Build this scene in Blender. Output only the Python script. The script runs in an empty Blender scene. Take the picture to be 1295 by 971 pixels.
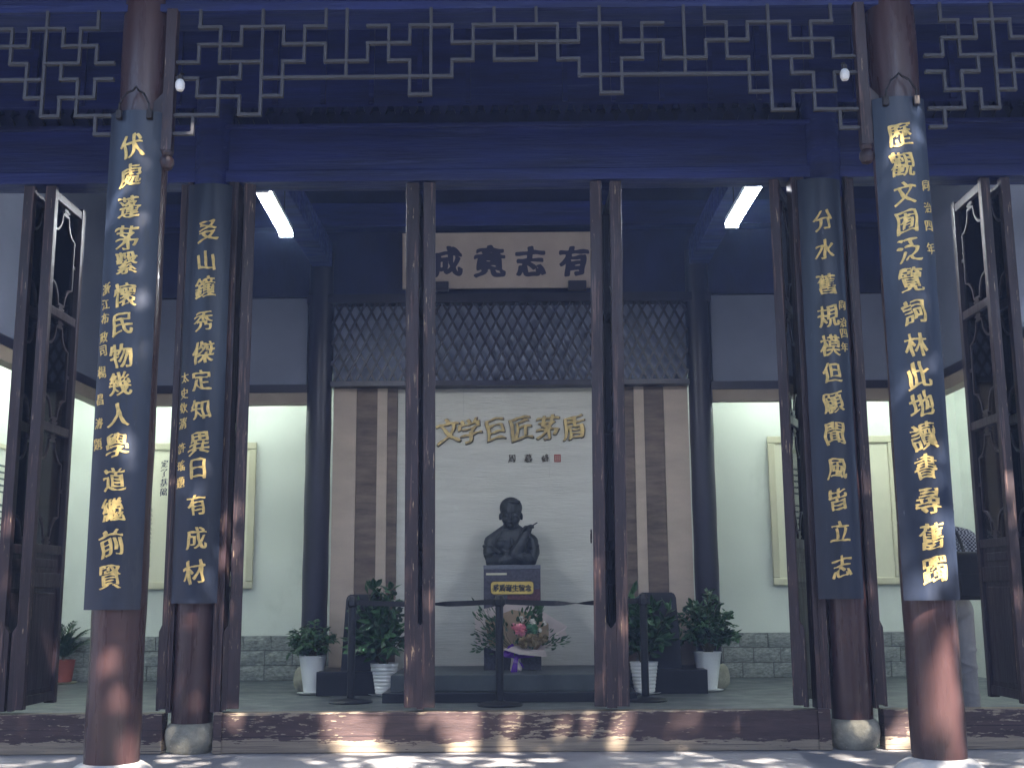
import bpy, bmesh, math, random
import numpy as np
from mathutils import Vector, Matrix
R = math.radians
random.seed(7)
scene = bpy.context.scene
COL = scene.collection

# ------------------------------------------------------------------ camera
cam_d = bpy.data.cameras.new('camera')
cam = bpy.data.objects.new('camera', cam_d)
COL.objects.link(cam)
cam_d.sensor_width = 36.0
cam_d.lens = 1480.0 / 1295.0 * 36.0
cam_d.clip_start = 0.05
cam_d.clip_end = 2000
pitch = math.atan(264.5 / 1480.0)
cam.matrix_world = (Matrix.Translation((0, 0, 1.0)) @ Matrix.Rotation(0.006, 4, 'Z')
                    @ Matrix.Rotation(math.pi / 2 + pitch, 4, 'X') @ Matrix.Rotation(-0.0068, 4, 'Z'))
scene.camera = cam

# ------------------------------------------------------------------ light
SUN_EL, SUN_AZ = R(47), R(20)            # behind the viewer, a little to the right
sun_dir = Vector((math.sin(SUN_AZ) * math.cos(SUN_EL), -math.cos(SUN_AZ) * math.cos(SUN_EL), math.sin(SUN_EL)))
world = bpy.data.worlds.new('World')
scene.world = world
world.use_nodes = True
nt = world.node_tree
sky = nt.nodes.new('ShaderNodeTexSky')
sky.sky_type = 'NISHITA'
sky.sun_disc = False
sky.sun_elevation = SUN_EL
sky.sun_rotation = math.pi - SUN_AZ
bg = nt.nodes['Background']
bg.inputs[1].default_value = 0.05
nt.links.new(sky.outputs[0], bg.inputs[0])
sun_d = bpy.data.lights.new('sun', 'SUN')
sun_d.energy = 5.0
sun_d.angle = R(0.53)
sun_d.color = (1.0, 0.89, 0.78)
sun = bpy.data.objects.new('sun', sun_d)
COL.objects.link(sun)
sun.rotation_euler = sun_dir.to_track_quat('Z', 'Y').to_euler()
sun.location = sun_dir * 30
scene.view_settings.view_transform = 'Standard'
scene.view_settings.look = 'None'
scene.view_settings.gamma = 1
scene.view_settings.exposure = 2.95
scene.cycles.use_denoising = True
scene.cycles.max_bounces = 8
scene.cycles.sample_clamp_indirect = 6

# ------------------------------------------------------------------ materials
def M(name, base, rough=0.5, metal=0.0, var=0.25, vscale=(4, 4, 4), bump=0.0, bscale=60, wear=None,
      wscale=(8, 8, 8), wthr=0.62, wsoft=0.03, spec=0.5, emit=0, rvar=0.0, coat=0.0):
    m = bpy.data.materials.new(name)
    m.use_nodes = True
    t = m.node_tree; N = t.nodes; L = t.links
    b = N['Principled BSDF']
    b.inputs['Roughness'].default_value = rough
    b.inputs['Metallic'].default_value = metal
    b.inputs['Specular IOR Level'].default_value = spec
    b.inputs['Coat Weight'].default_value = coat
    tc = N.new('ShaderNodeTexCoord'); oi = N.new('ShaderNodeObjectInfo')
    add = N.new('ShaderNodeVectorMath'); add.operation = 'MULTIPLY_ADD'
    mul = N.new('ShaderNodeCombineXYZ')
    mm = N.new('ShaderNodeMath'); mm.operation = 'MULTIPLY'; mm.inputs[1].default_value = 37.0
    L.new(oi.outputs['Random'], mm.inputs[0])
    for k in range(3): L.new(mm.outputs[0], mul.inputs[k])
    add.inputs[1].default_value = (1, 1, 1)
    L.new(tc.outputs['Object'], add.inputs[0]); L.new(mul.outputs[0], add.inputs[2])
    def noise(sc, det=4, rough_=0.6):
        mp = N.new('ShaderNodeMapping'); mp.inputs['Scale'].default_value = sc
        L.new(add.outputs[0], mp.inputs[0])
        n = N.new('ShaderNodeTexNoise'); n.inputs['Scale'].default_value = 1.0
        n.inputs['Detail'].default_value = det; n.inputs['Roughness'].default_value = rough_
        L.new(mp.outputs[0], n.inputs['Vector'])
        return n.outputs['Fac']
    def ramp(src, lo, hi):
        r = N.new('ShaderNodeMapRange'); r.inputs[1].default_value = lo; r.inputs[2].default_value = hi
        L.new(src, r.inputs[0]); return r.outputs[0]
    def mix(fac, a, c):
        x = N.new('ShaderNodeMix'); x.data_type = 'RGBA'
        L.new(fac, x.inputs[0])
        for s, v in ((6, a), (7, c)):
            if isinstance(v, tuple): x.inputs[s].default_value = v
            else: L.new(v, x.inputs[s])
        return x.outputs[2]
    lo = tuple(c * (1 - var) for c in base) + (1,)
    hi = tuple(min(1, c * (1 + var)) for c in base) + (1,)
    n1 = noise(vscale)
    col = mix(ramp(n1, 0.3, 0.7), lo, hi)
    if wear:
        for (wc, ws, wt) in (wear if isinstance(wear, list) else [(wear, wscale, wthr)]):
            w = noise(ws, 7, 0.68)
            col = mix(ramp(w, wt, wt + wsoft), col, tuple(wc) + (1,))
    L.new(col, b.inputs['Base Color'])
    if rvar:
        rr = N.new('ShaderNodeMapRange'); rr.inputs[1].default_value = .3; rr.inputs[2].default_value = .7
        rr.inputs[3].default_value = max(.02, rough - rvar); rr.inputs[4].default_value = min(1, rough + rvar)
        L.new(noise(tuple(c * 2.3 for c in vscale)), rr.inputs[0]); L.new(rr.outputs[0], b.inputs['Roughness'])
    if bump:
        bp = N.new('ShaderNodeBump'); bp.inputs['Strength'].default_value = bump; bp.inputs['Distance'].default_value = 0.01
        L.new(noise((bscale,) * 3 if not isinstance(bscale, tuple) else bscale), bp.inputs['Height'])
        L.new(bp.outputs[0], b.inputs['Normal'])
    if emit:
        b.inputs['Emission Color'].default_value = tuple(base) + (1,)
        b.inputs['Emission Strength'].default_value = emit
    return m

upper_wood = M('veil_blue_timber', (.008, .015, .108), .5, var=.5, vscale=(1.2, 6, 9), bump=.35, bscale=(4, 40, 60), rvar=.12,  # dark timber with the blue lens veil painted into its colour
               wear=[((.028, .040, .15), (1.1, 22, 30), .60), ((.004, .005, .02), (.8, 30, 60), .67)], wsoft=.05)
upper_wood2 = M('veil_blue_board', (.005, .009, .058), .5, var=.5, vscale=(3, 6, 2), bump=.2, bscale=(30, 30, 6), rvar=.1)  # boarding, blue veil painted into the colour as well
lattice_wood = M('grey_violet_lattice_wood', (.050, .048, .055), .45, var=.25, vscale=(6, 6, 6), bump=.2, bscale=60)
column_wood = M('maroon_lacquered_column', (.058, .031, .031), .30, var=.3, vscale=(7, 7, .6), bump=.12, bscale=(45, 45, 5), rvar=.08,
                wear=[((.16, .09, .075), (26, 26, 3.2), .69)], wsoft=.02, coat=.15)
post_wood = M('weathered_maroon_joinery', (.030, .017, .020), .46, var=.45, vscale=(9, 9, 1.2), bump=.4, bscale=(60, 60, 8), rvar=.12,
              wear=[((.12, .07, .06), (42, 42, 1.6), .58), ((.40, .30, .19), (60, 60, 5), .635)], wsoft=.03)
dark_joinery = M('dark_brown_joinery', (.026, .017, .022), .38, var=.35, vscale=(9, 9, 1.5), bump=.25, bscale=(50, 50, 8), rvar=.1)
inner_wood = M('dark_inner_column', (.013, .012, .028), .4, var=.3, vscale=(7, 7, .8), bump=.1, bscale=(40, 40, 5))
board_mat = M('navy_black_board_lacquer', (.016, .023, .042), .38, var=.4, vscale=(5, 5, 1.0), bump=.08, bscale=(30, 30, 6), rvar=.1,
              wear=[((.022, .027, .040), (9, 9, 1.5), .58), ((.09, .10, .13), (30, 30, 5), .68)], wsoft=.03, coat=.08)
gold = M('gilded_lettering', (.74, .54, .19), .42, metal=.25, var=.30, vscale=(30, 30, 30), bump=.35, bscale=90)
old_gold = M('brass_lettering', (.42, .31, .13), .3, metal=.8, var=.3, vscale=(20, 20, 20), bump=.3, bscale=70)
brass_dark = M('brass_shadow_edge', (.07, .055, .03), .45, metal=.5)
ink = M('dark_ink', (.014, .014, .05), .7)
grey_ink = M('grey_print', (.12, .13, .12), .8)
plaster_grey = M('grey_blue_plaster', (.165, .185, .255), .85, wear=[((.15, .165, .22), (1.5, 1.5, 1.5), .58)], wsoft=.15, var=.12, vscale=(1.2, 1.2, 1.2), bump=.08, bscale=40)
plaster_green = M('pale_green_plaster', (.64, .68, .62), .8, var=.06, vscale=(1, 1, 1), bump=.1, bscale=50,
                  wear=[((.56, .60, .54), (1.3, 1.3, .8), .56), ((.48, .51, .46), (6, 6, 3), .72)], wsoft=.12)
centre_plaster = M('combed_white_plaster', (.58, .58, .53), .8, var=.08, vscale=(1.5, 1.5, 14), bump=.75, bscale=(7, 7, 75))
beige = M('beige_stone_panel', (.44, .36, .29), .6, var=.1, vscale=(2, 2, 6), bump=.1, bscale=30)
brown_stone = M('brown_stone_panel', (.13, .095, .075), .65, var=.45, vscale=(3, 3, 14), bump=.35, bscale=(12, 12, 50))
header_mat = M('taupe_header_board', (.25, .20, .16), .6, var=.1)
tile_joint = M('stone_joint', (.10, .10, .10), .9)
block_mat = M('rough_grey_stone', (.23, .25, .235), .85, var=.48, vscale=(7, 7, 9), bump=.8, bscale=26)
old_stone = M('mossy_grey_stone', (.30, .29, .23), .9, var=.3, vscale=(9, 9, 9), bump=.8, bscale=35, wear=[((.48, .46, .38), (25, 25, 25), .62)], wsoft=.06)
white_stone = M('white_washed_stone', (.62, .62, .60), .8, var=.12, vscale=(8, 8, 8), bump=.35, bscale=40)
floor_in = M('grey_hall_floor', (.085, .098, .102), .42, var=.14, vscale=(1.5, 1.5, 1.5), bump=.05, bscale=70, rvar=.1)
floor_out = M('grey_porch_paving', (.36, .355, .36), .8, var=.16, vscale=(2.2, 2.2, 2.2), bump=.25, bscale=60, wear=[((.44, .43, .42), (5, 5, 5), .6)], wsoft=.15)
ground_mat = M('courtyard_paving', (.10, .098, .09), .9, var=.2, vscale=(.8, .8, .8), bump=.2, bscale=20)
black_plinth = M('black_plinth', (.007, .008, .012), .35, var=.2)
black_plastic = M('black_plastic', (.007, .008, .013), .4, var=.15)
black_belt = M('black_webbing', (.010, .010, .014), .7)
granite = M('polished_dark_granite', (.060, .058, .075), .16, var=.35, vscale=(40, 40, 40), spec=.5, coat=.2)
reflection_red = M('painted_red_reflection', (.085, .035, .040), .1, var=.35, vscale=(40, 40, 40), spec=.6, coat=.5)  # colour of the reflection painted on the pedestal front
granite_top = M('grey_granite_slab', (.10, .11, .14), .35, var=.2, vscale=(40, 40, 40))
bronze = M('dark_bronze', (.022, .027, .032), .52, metal=.35, var=.3, vscale=(10, 10, 10), bump=.35, bscale=40)
white_pot = M('white_glazed_ceramic', (.74, .76, .76), .28, var=.04, coat=.3)
red_pot = M('red_clay_pot', (.26, .065, .05), .6, var=.15)
soil = M('dark_soil', (.025, .02, .015), 1.0, var=.4, vscale=(40, 40, 40), bump=1, bscale=80)
leaf_a = M('ficus_leaf', (.035, .095, .035), .38, var=.5, vscale=(14, 14, 14))
leaf_b = M('palm_leaf', (.050, .11, .045), .45, var=.45, vscale=(14, 14, 14))
leaf_c = M('tree_leaf', (.05, .10, .03), .5, var=.4, vscale=(3, 3, 3))
bark = M('bark', (.10, .075, .055), .9, var=.35, vscale=(8, 8, 2), bump=1, bscale=(30, 30, 6))
stem_m = M('plant_stem', (.10, .09, .05), .8)
cream_frame = M('cream_frame', (.52, .50, .36), .5, var=.05)
poster_m = M('cream_poster', (.62, .61, .47), .6, var=.03)
poster_w = M('white_info_panel', (.68, .70, .62), .6, var=.03)
paper_m = M('aged_rice_paper', (.36, .30, .27), .8, var=.12, vscale=(3, 3, 3))
iron = M('wrought_iron', (.04, .035, .035), .5, metal=.6)
seal_m = M('red_seal', (.33, .05, .035), .6)
plaque_gold = M('bright_gold_plaque', (.85, .62, .17), .25, metal=.6, var=.15, vscale=(20, 20, 20))
white_metal = M('white_enamel', (.75, .76, .78), .4)
tube_m = M('fluorescent_tube', (.93, .97, 1.0), .4, emit=25, var=0)
cove_m = M('fluorescent_batten_tube', (.90, 1.0, .93), .4, emit=6.3, var=0)
wrap_m = M('pale_wrapping_paper', (.66, .58, .56), .6, var=.12, vscale=(6, 6, 6))
kraft_m = M('kraft_wrapping_paper', (.40, .30, .20), .7, var=.12)
pink_m = M('pink_petal', (.72, .26, .32), .55, var=.2, vscale=(30, 30, 30))
rose_w = M('white_petal', (.65, .62, .55), .55)
greenfl = M('green_hydrangea', (.10, .26, .14), .7, var=.3, vscale=(60, 60, 60))
tanfl = M('dried_tan_flower', (.28, .22, .12), .8, var=.4, vscale=(60, 60, 60))
purple_m = M('purple_satin_ribbon', (.14, .03, .42), .25, var=.3, vscale=(20, 20, 20), coat=.4)
trouser_m = M('grey_trouser_cloth', (.36, .34, .33), .85, var=.12, vscale=(5, 5, 5), bump=.6, bscale=14)
bag_m = M('black_bag_cloth', (.012, .012, .014), .7, bump=.3, bscale=30)
skin_m = M('skin', (.45, .28, .20), .55)
hair_m = M('black_hair', (.012, .010, .010), .45, bump=.6, bscale=(120, 120, 20))
shoe_m = M('dark_shoe', (.03, .03, .035), .5)
roof_tile = M('grey_roof_tile', (.07, .07, .075), .9, var=.3, vscale=(5, 5, 5), bump=.5, bscale=20)
# checked shirt
shirt_m = M('checked_shirt_cloth', (.25, .25, .27), .85)
_t = shirt_m.node_tree
_c = _t.nodes.new('ShaderNodeTexChecker'); _c.inputs['Scale'].default_value = 70
_c.inputs[1].default_value = (.40, .41, .44, 1); _c.inputs[2].default_value = (.035, .035, .045, 1)
_tc = _t.nodes.new('ShaderNodeTexCoord'); _t.links.new(_tc.outputs['Object'], _c.inputs[0])
_t.links.new(_c.outputs[0], _t.nodes['Principled BSDF'].inputs['Base Color'])
# threshold paint: worn maroon over pale bare wood, bare along the foot
def threshold_material():
    m = bpy.data.materials.new('worn_threshold_paint'); m.use_nodes = True
    t = m.node_tree; N = t.nodes; L = t.links; b = N['Principled BSDF']
    tc = N.new('ShaderNodeTexCoord')
    def noise(sc, det=8, ro=.65):
        mp = N.new('ShaderNodeMapping'); mp.inputs['Scale'].default_value = sc
        L.new(tc.outputs['Object'], mp.inputs[0])
        n = N.new('ShaderNodeTexNoise'); n.inputs['Scale'].default_value = 1
        n.inputs['Detail'].default_value = det; n.inputs['Roughness'].default_value = ro
        L.new(mp.outputs[0], n.inputs['Vector']); return n.outputs['Fac']
    def mr(src, a, c, d=0., e=1.):
        r = N.new('ShaderNodeMapRange'); r.inputs[1].default_value = a; r.inputs[2].default_value = c
        r.inputs[3].default_value = d; r.inputs[4].default_value = e
        L.new(src, r.inputs[0]); return r.outputs[0]
    def mat_(op, a, c):
        x = N.new('ShaderNodeMath'); x.operation = op
        for s, v in ((0, a), (1, c)):
            if isinstance(v, (int, float)): x.inputs[s].default_value = v
            else: L.new(v, x.inputs[s])
        return x.outputs[0]
    def mix(f, a, c):
        x = N.new('ShaderNodeMix'); x.data_type = 'RGBA'; L.new(f, x.inputs[0])
        for s, v in ((6, a), (7, c)):
            if isinstance(v, tuple): x.inputs[s].default_value = v + (1,)
            else: L.new(v, x.inputs[s])
        return x.outputs[2]
    sep = N.new('ShaderNodeSeparateXYZ'); L.new(tc.outputs['Object'], sep.inputs[0])
    z = sep.outputs[2]
    wood = mix(mr(noise((2, 30, 50)), .35, .65), (.20, .16, .12), (.34, .28, .20))
    paint = mix(mr(noise((3, 20, 20)), .3, .7), (.040, .024, .024), (.085, .052, .050))
    foot = mr(z, .10, .045, 0, .30)           # paint gone along the foot
    rim = mr(z, .225, .255, 0, .16)
    chips = mat_('ADD', mat_('ADD', noise((9, 40, 52)), mat_('MULTIPLY', mat_('SUBTRACT', noise((.9, 1, 1), 2), .5), .55)), mat_('ADD', foot, rim))
    col = mix(mr(chips, .60, .625), paint, wood)
    line = noise((.6, 1, 70), 3)
    col = mix(mr(line, .62, .66), col, (.03, .018, .02))
    L.new(col, b.inputs['Base Color'])
    b.inputs['Roughness'].default_value = .6
    bp = N.new('ShaderNodeBump'); bp.inputs['Strength'].default_value = .5; bp.inputs['Distance'].default_value = .006
    L.new(chips, bp.inputs['Height']); L.new(bp.outputs[0], b.inputs['Normal'])
    return m
threshold_m = threshold_material()
def glass_material():
    m = bpy.data.materials.new('window_glass'); m.use_nodes = True
    t = m.node_tree; N = t.nodes; L = t.links
    N.remove(N['Principled BSDF'])
    o = N['Material Output']
    tr = N.new('ShaderNodeBsdfTransparent'); tr.inputs[0].default_value = (.80, .86, .86, 1)
    gl = N.new('ShaderNodeBsdfGlossy'); gl.inputs['Roughness'].default_value = .03
    fr = N.new('ShaderNodeFresnel'); fr.inputs[0].default_value = 1.55
    mx = N.new('ShaderNodeMixShader')
    L.new(fr.outputs[0], mx.inputs[0]); L.new(tr.outputs[0], mx.inputs[1]); L.new(gl.outputs[0], mx.inputs[2])
    L.new(mx.outputs[0], o.inputs[0]); return m
glass_m = glass_material()

# ------------------------------------------------------------------ helpers
def tag(o, label=None, cat=None, group=None, kind=None):
    if label: o['label'] = label
    if cat: o['category'] = cat
    if group: o['group'] = group
    if kind: o['kind'] = kind
    return o
def empty(name, loc=(0, 0, 0), rz=0, label=None, cat=None, group=None):
    o = bpy.data.objects.new(name, None); COL.objects.link(o)
    o.empty_display_size = .1
    o.location = loc; o.rotation_euler.z = rz
    return tag(o, label, cat, group)
def obj(name, bm, mat, parent=None, world=False, smooth=False):
    """one mesh object; world=True: vertices are given in world coordinates"""
    if world and parent is not None:
        bmesh.ops.translate(bm, vec=-parent.location, verts=bm.verts)
    bmesh.ops.recalc_face_normals(bm, faces=bm.faces)
    me = bpy.data.meshes.new(name); bm.to_mesh(me); bm.free()
    if smooth:
        me.polygons.foreach_set('use_smooth', [True] * len(me.polygons))
        me.set_sharp_from_angle(angle=R(40))
    me.materials.append(mat)
    o = bpy.data.objects.new(name, me); COL.objects.link(o)
    if parent is not None: o.parent = parent
    return o
def link(name, me, parent=None, loc=(0, 0, 0), rot=(0, 0, 0), scale=(1, 1, 1)):
    o = bpy.data.objects.new(name, me); COL.objects.link(o)
    o.location = loc; o.rotation_euler = rot; o.scale = scale
    if parent is not None: o.parent = parent
    return o
def copy_tree(o, parent=None):
    c = o.copy(); COL.objects.link(c)
    if parent is not None: c.parent = parent
    for ch in [x for x in KIDS.get(o.name, [])]:
        cc = copy_tree(ch, c)
    return c
KIDS = {}
def index_kids(root):
    def rec(o):
        ks = [x for x in COL.objects if x.parent == o]
        KIDS[o.name] = ks
        for k in ks: rec(k)
    rec(root)
def box(bm, x0, x1, y0, y1, z0, z1, bevel=0):
    vs = [bm.verts.new(p) for p in ((x0, y0, z0), (x1, y0, z0), (x1, y1, z0), (x0, y1, z0), (x0, y0, z1), (x1, y0, z1), (x1, y1, z1), (x0, y1, z1))]
    fs = [bm.faces.new([vs[i] for i in f]) for f in ((0, 3, 2, 1), (4, 5, 6, 7), (0, 1, 5, 4), (1, 2, 6, 5), (2, 3, 7, 6), (3, 0, 4, 7))]
    if bevel:
        es = {e for f in fs for e in f.edges}
        bmesh.ops.bevel(bm, geom=list(es), offset=bevel, segments=2, affect='EDGES', profile=.6)
    return bm
def B(*a, **k): return box(bmesh.new(), *a, **k)
def prism(bm, pts, axis, a0, a1):
    """extrude a polygon; axis 'x': pts are (y,z); 'y': (x,z); 'z': (x,y)"""
    def P(p, a): return {'x': (a, p[0], p[1]), 'y': (p[0], a, p[1]), 'z': (p[0], p[1], a)}[axis]
    lo = [bm.verts.new(P(p, a0)) for p in pts]; hi = [bm.verts.new(P(p, a1)) for p in pts]
    bm.faces.new(lo); bm.faces.new(hi[::-1])
    n = len(pts)
    for i in range(n): bm.faces.new((lo[i], lo[(i + 1) % n], hi[(i + 1) % n], hi[i]))
    return bm
def lathe(bm, prof, cx=0, cy=0, seg=32, caps=True):
    rings = []
    for r, z in prof:
        rings.append([bm.verts.new((cx + r * math.cos(2 * math.pi * i / seg), cy + r * math.sin(2 * math.pi * i / seg), z)) for i in range(seg)])
    for a, b in zip(rings, rings[1:]):
        for i in range(seg): bm.faces.new((a[i], a[(i + 1) % seg], b[(i + 1) % seg], b[i]))
    if caps:
        bm.faces.new(rings[0][::-1]); bm.faces.new(rings[-1])
    return bm
def tube(bm, pts, r, seg=8, r1=None, closed=False, square=False):
    pts = [Vector(p) for p in pts]; n = len(pts); rings = []
    if square: seg = 4
    for i, p in enumerate(pts):
        a = pts[i - 1] if (i > 0 or closed) else p
        b = pts[(i + 1) % n] if (i < n - 1 or closed) else p
        d = (b - a).normalized()
        up = Vector((0, 0, 1)) if abs(d.z) < .95 else Vector((0, 1, 0))
        if square: up = Vector((1, 0, 0)) if abs(d.x) < .95 else Vector((0, 0, 1))
        u = d.cross(up).normalized(); v = u.cross(d)
        rr = r if r1 is None else r + (r1 - r) * i / (n - 1)
        ring = []
        for k in range(seg):
            a_ = 2 * math.pi * (k + (.5 if square else 0)) / seg
            ring.append(bm.verts.new(p + (u * math.cos(a_) + v * math.sin(a_)) * rr))
        rings.append(ring)
    m = n if closed else n - 1
    for i in range(m):
        a, b = rings[i], rings[(i + 1) % n]
        for k in range(seg): bm.faces.new((a[k], a[(k + 1) % seg], b[(k + 1) % seg], b[k]))
    if not closed:
        bm.faces.new(rings[0][::-1]); bm.faces.new(rings[-1])
    return bm
def ellipsoid(bm, c, r, rot=None, sub=3):
    g = bmesh.ops.create_icosphere(bm, subdivisions=sub, radius=1)
    mt = Matrix.Translation(c) @ (rot.to_4x4() if rot else Matrix()) @ Matrix.Diagonal((r[0], r[1], r[2], 1))
    bmesh.ops.transform(bm, matrix=mt, verts=g['verts'])
def limb(bm, pts, rs, sub=2):
    """chain of spheres and cones, to be fused by a voxel remesh"""
    for p, r in zip(pts, rs): ellipsoid(bm, p, (r, r, r), sub=sub)
    for (p, q), (a, b) in zip(zip(pts, pts[1:]), zip(rs, rs[1:])):
        p, q = Vector(p), Vector(q)
        n = 14; d = (q - p)
        up = Vector((0, 0, 1)) if abs(d.normalized().z) < .9 else Vector((1, 0, 0))
        u = d.cross(up).normalized(); v = u.cross(d).normalized()
        r0 = [bm.verts.new(p + (u * math.cos(2 * math.pi * k / n) + v * math.sin(2 * math.pi * k / n)) * a) for k in range(n)]
        r1 = [bm.verts.new(q + (u * math.cos(2 * math.pi * k / n) + v * math.sin(2 * math.pi * k / n)) * b) for k in range(n)]
        for k in range(n): bm.faces.new((r0[k], r0[(k + 1) % n], r1[(k + 1) % n], r1[k]))
        bm.faces.new(r0[::-1]); bm.faces.new(r1)
def fused(name, bm, mat, parent, voxel=.008, smooth_it=3, cut_z=None):
    """fuse overlapping shapes into one continuous skin"""
    bmesh.ops.recalc_face_normals(bm, faces=bm.faces)
    me = bpy.data.meshes.new('tmp'); bm.to_mesh(me); bm.free()
    o = bpy.data.objects.new('tmp', me); COL.objects.link(o)
    rm = o.modifiers.new('r', 'REMESH'); rm.mode = 'VOXEL'; rm.voxel_size = voxel
    if smooth_it:
        sm = o.modifiers.new('s', 'SMOOTH'); sm.iterations = smooth_it; sm.factor = .5
    dg = bpy.context.evaluated_depsgraph_get()
    me2 = bpy.data.meshes.new_from_object(o.evaluated_get(dg))
    bpy.data.objects.remove(o)
    me2.name = name
    if cut_z is not None:
        b2 = bmesh.new(); b2.from_mesh(me2)
        bmesh.ops.bisect_plane(b2, geom=b2.verts[:] + b2.edges[:] + b2.faces[:], plane_co=(0, 0, cut_z), plane_no=(0, 0, 1), clear_inner=True)
        bmesh.ops.holes_fill(b2, edges=b2.edges, sides=0); b2.to_mesh(me2); b2.free()
    me2.polygons.foreach_set('use_smooth', [True] * len(me2.polygons))
    me2.materials.clear(); me2.materials.append(mat)
    r = bpy.data.objects.new(name, me2); COL.objects.link(r)
    if parent is not None: r.parent = parent
    return r

# ------------------------------------------------------------------ brush lettering
GLYPH = {}
def glyph(ch):
    """closed outlines of one character, centred, resampled evenly"""
    if ch in GLYPH: return GLYPH[ch]
    cu = bpy.data.curves.new('t', 'FONT'); cu.body = ch; cu.size = 1; cu.resolution_u = 4
    o = bpy.data.objects.new('t', cu); COL.objects.link(o)
    dg = bpy.context.evaluated_depsgraph_get()
    me = bpy.data.meshes.new_from_object(o.evaluated_get(dg))
    bpy.data.objects.remove(o); bpy.data.curves.remove(cu)
    bm = bmesh.new(); bm.from_mesh(me); bpy.data.meshes.remove(me)
    bmesh.ops.remove_doubles(bm, verts=bm.verts, dist=1e-5)
    nxt = {}
    for f in bm.faces:
        for l in f.loops:
            if len(l.edge.link_faces) == 1: nxt.setdefault(l.vert.index, []).append(l.link_loop_next.vert.index)
    P = [Vector((v.co.x, v.co.y)) for v in bm.verts]; bm.free()
    loops = []
    while nxt:
        st = next(iter(nxt)); cur = st; lp = []
        while cur in nxt:
            lp.append(P[cur]); q = nxt[cur].pop()
            if not nxt[cur]: del nxt[cur]
            cur = q
            if cur == st: break
        if len(lp) > 2: loops.append(lp)
    allp = [p for l in loops for p in l]
    c = Vector(((min(p.x for p in allp) + max(p.x for p in allp)) / 2, (min(p.y for p in allp) + max(p.y for p in allp)) / 2))
    out = []
    for lp in loops:
        r = []
        for i, p in enumerate(lp):
            q = lp[(i + 1) % len(lp)]; n = max(1, int((q - p).length / .022))
            for k in range(n): r.append(p.lerp(q, k / n) - c)
        out.append(r)
    GLYPH[ch] = out
    return out
SDF = {}
NG, EXT = 76, .62
def sdf(ch):
    if ch in SDF: return SDF[ch]
    loops = glyph(ch)
    g = np.linspace(-EXT, EXT, NG); GX, GY = np.meshgrid(g, g, indexing='ij')
    gx, gy = GX.ravel()[:, None], GY.ravel()[:, None]
    A = np.array([(p.x, p.y) for l in loops for p in l]); Bn = np.array([(l[(i + 1) % len(l)].x, l[(i + 1) % len(l)].y) for l in loops for i in range(len(l))])
    y0, y1 = A[:, 1][None], Bn[:, 1][None]; x0_, x1_ = A[:, 0][None], Bn[:, 0][None]
    dy = y1 - y0; dy = np.where(abs(dy) < 1e-12, 1e-12, dy)
    xi = x0_ + (gy - y0) * (x1_ - x0_) / dy
    up = (y0 <= gy) & (y1 > gy) & (xi > gx); dn = (y1 <= gy) & (y0 > gy) & (xi > gx)
    inside = (up.sum(1) - dn.sum(1)) != 0
    m = (A + Bn) / 2; Q = np.concatenate([A, m])
    d = np.sqrt(((gx - Q[:, 0][None]) ** 2 + (gy - Q[:, 1][None]) ** 2).min(1))
    D = np.where(inside, d, -d).reshape(NG, NG)
    SDF[ch] = (g, D)
    return SDF[ch]
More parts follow.
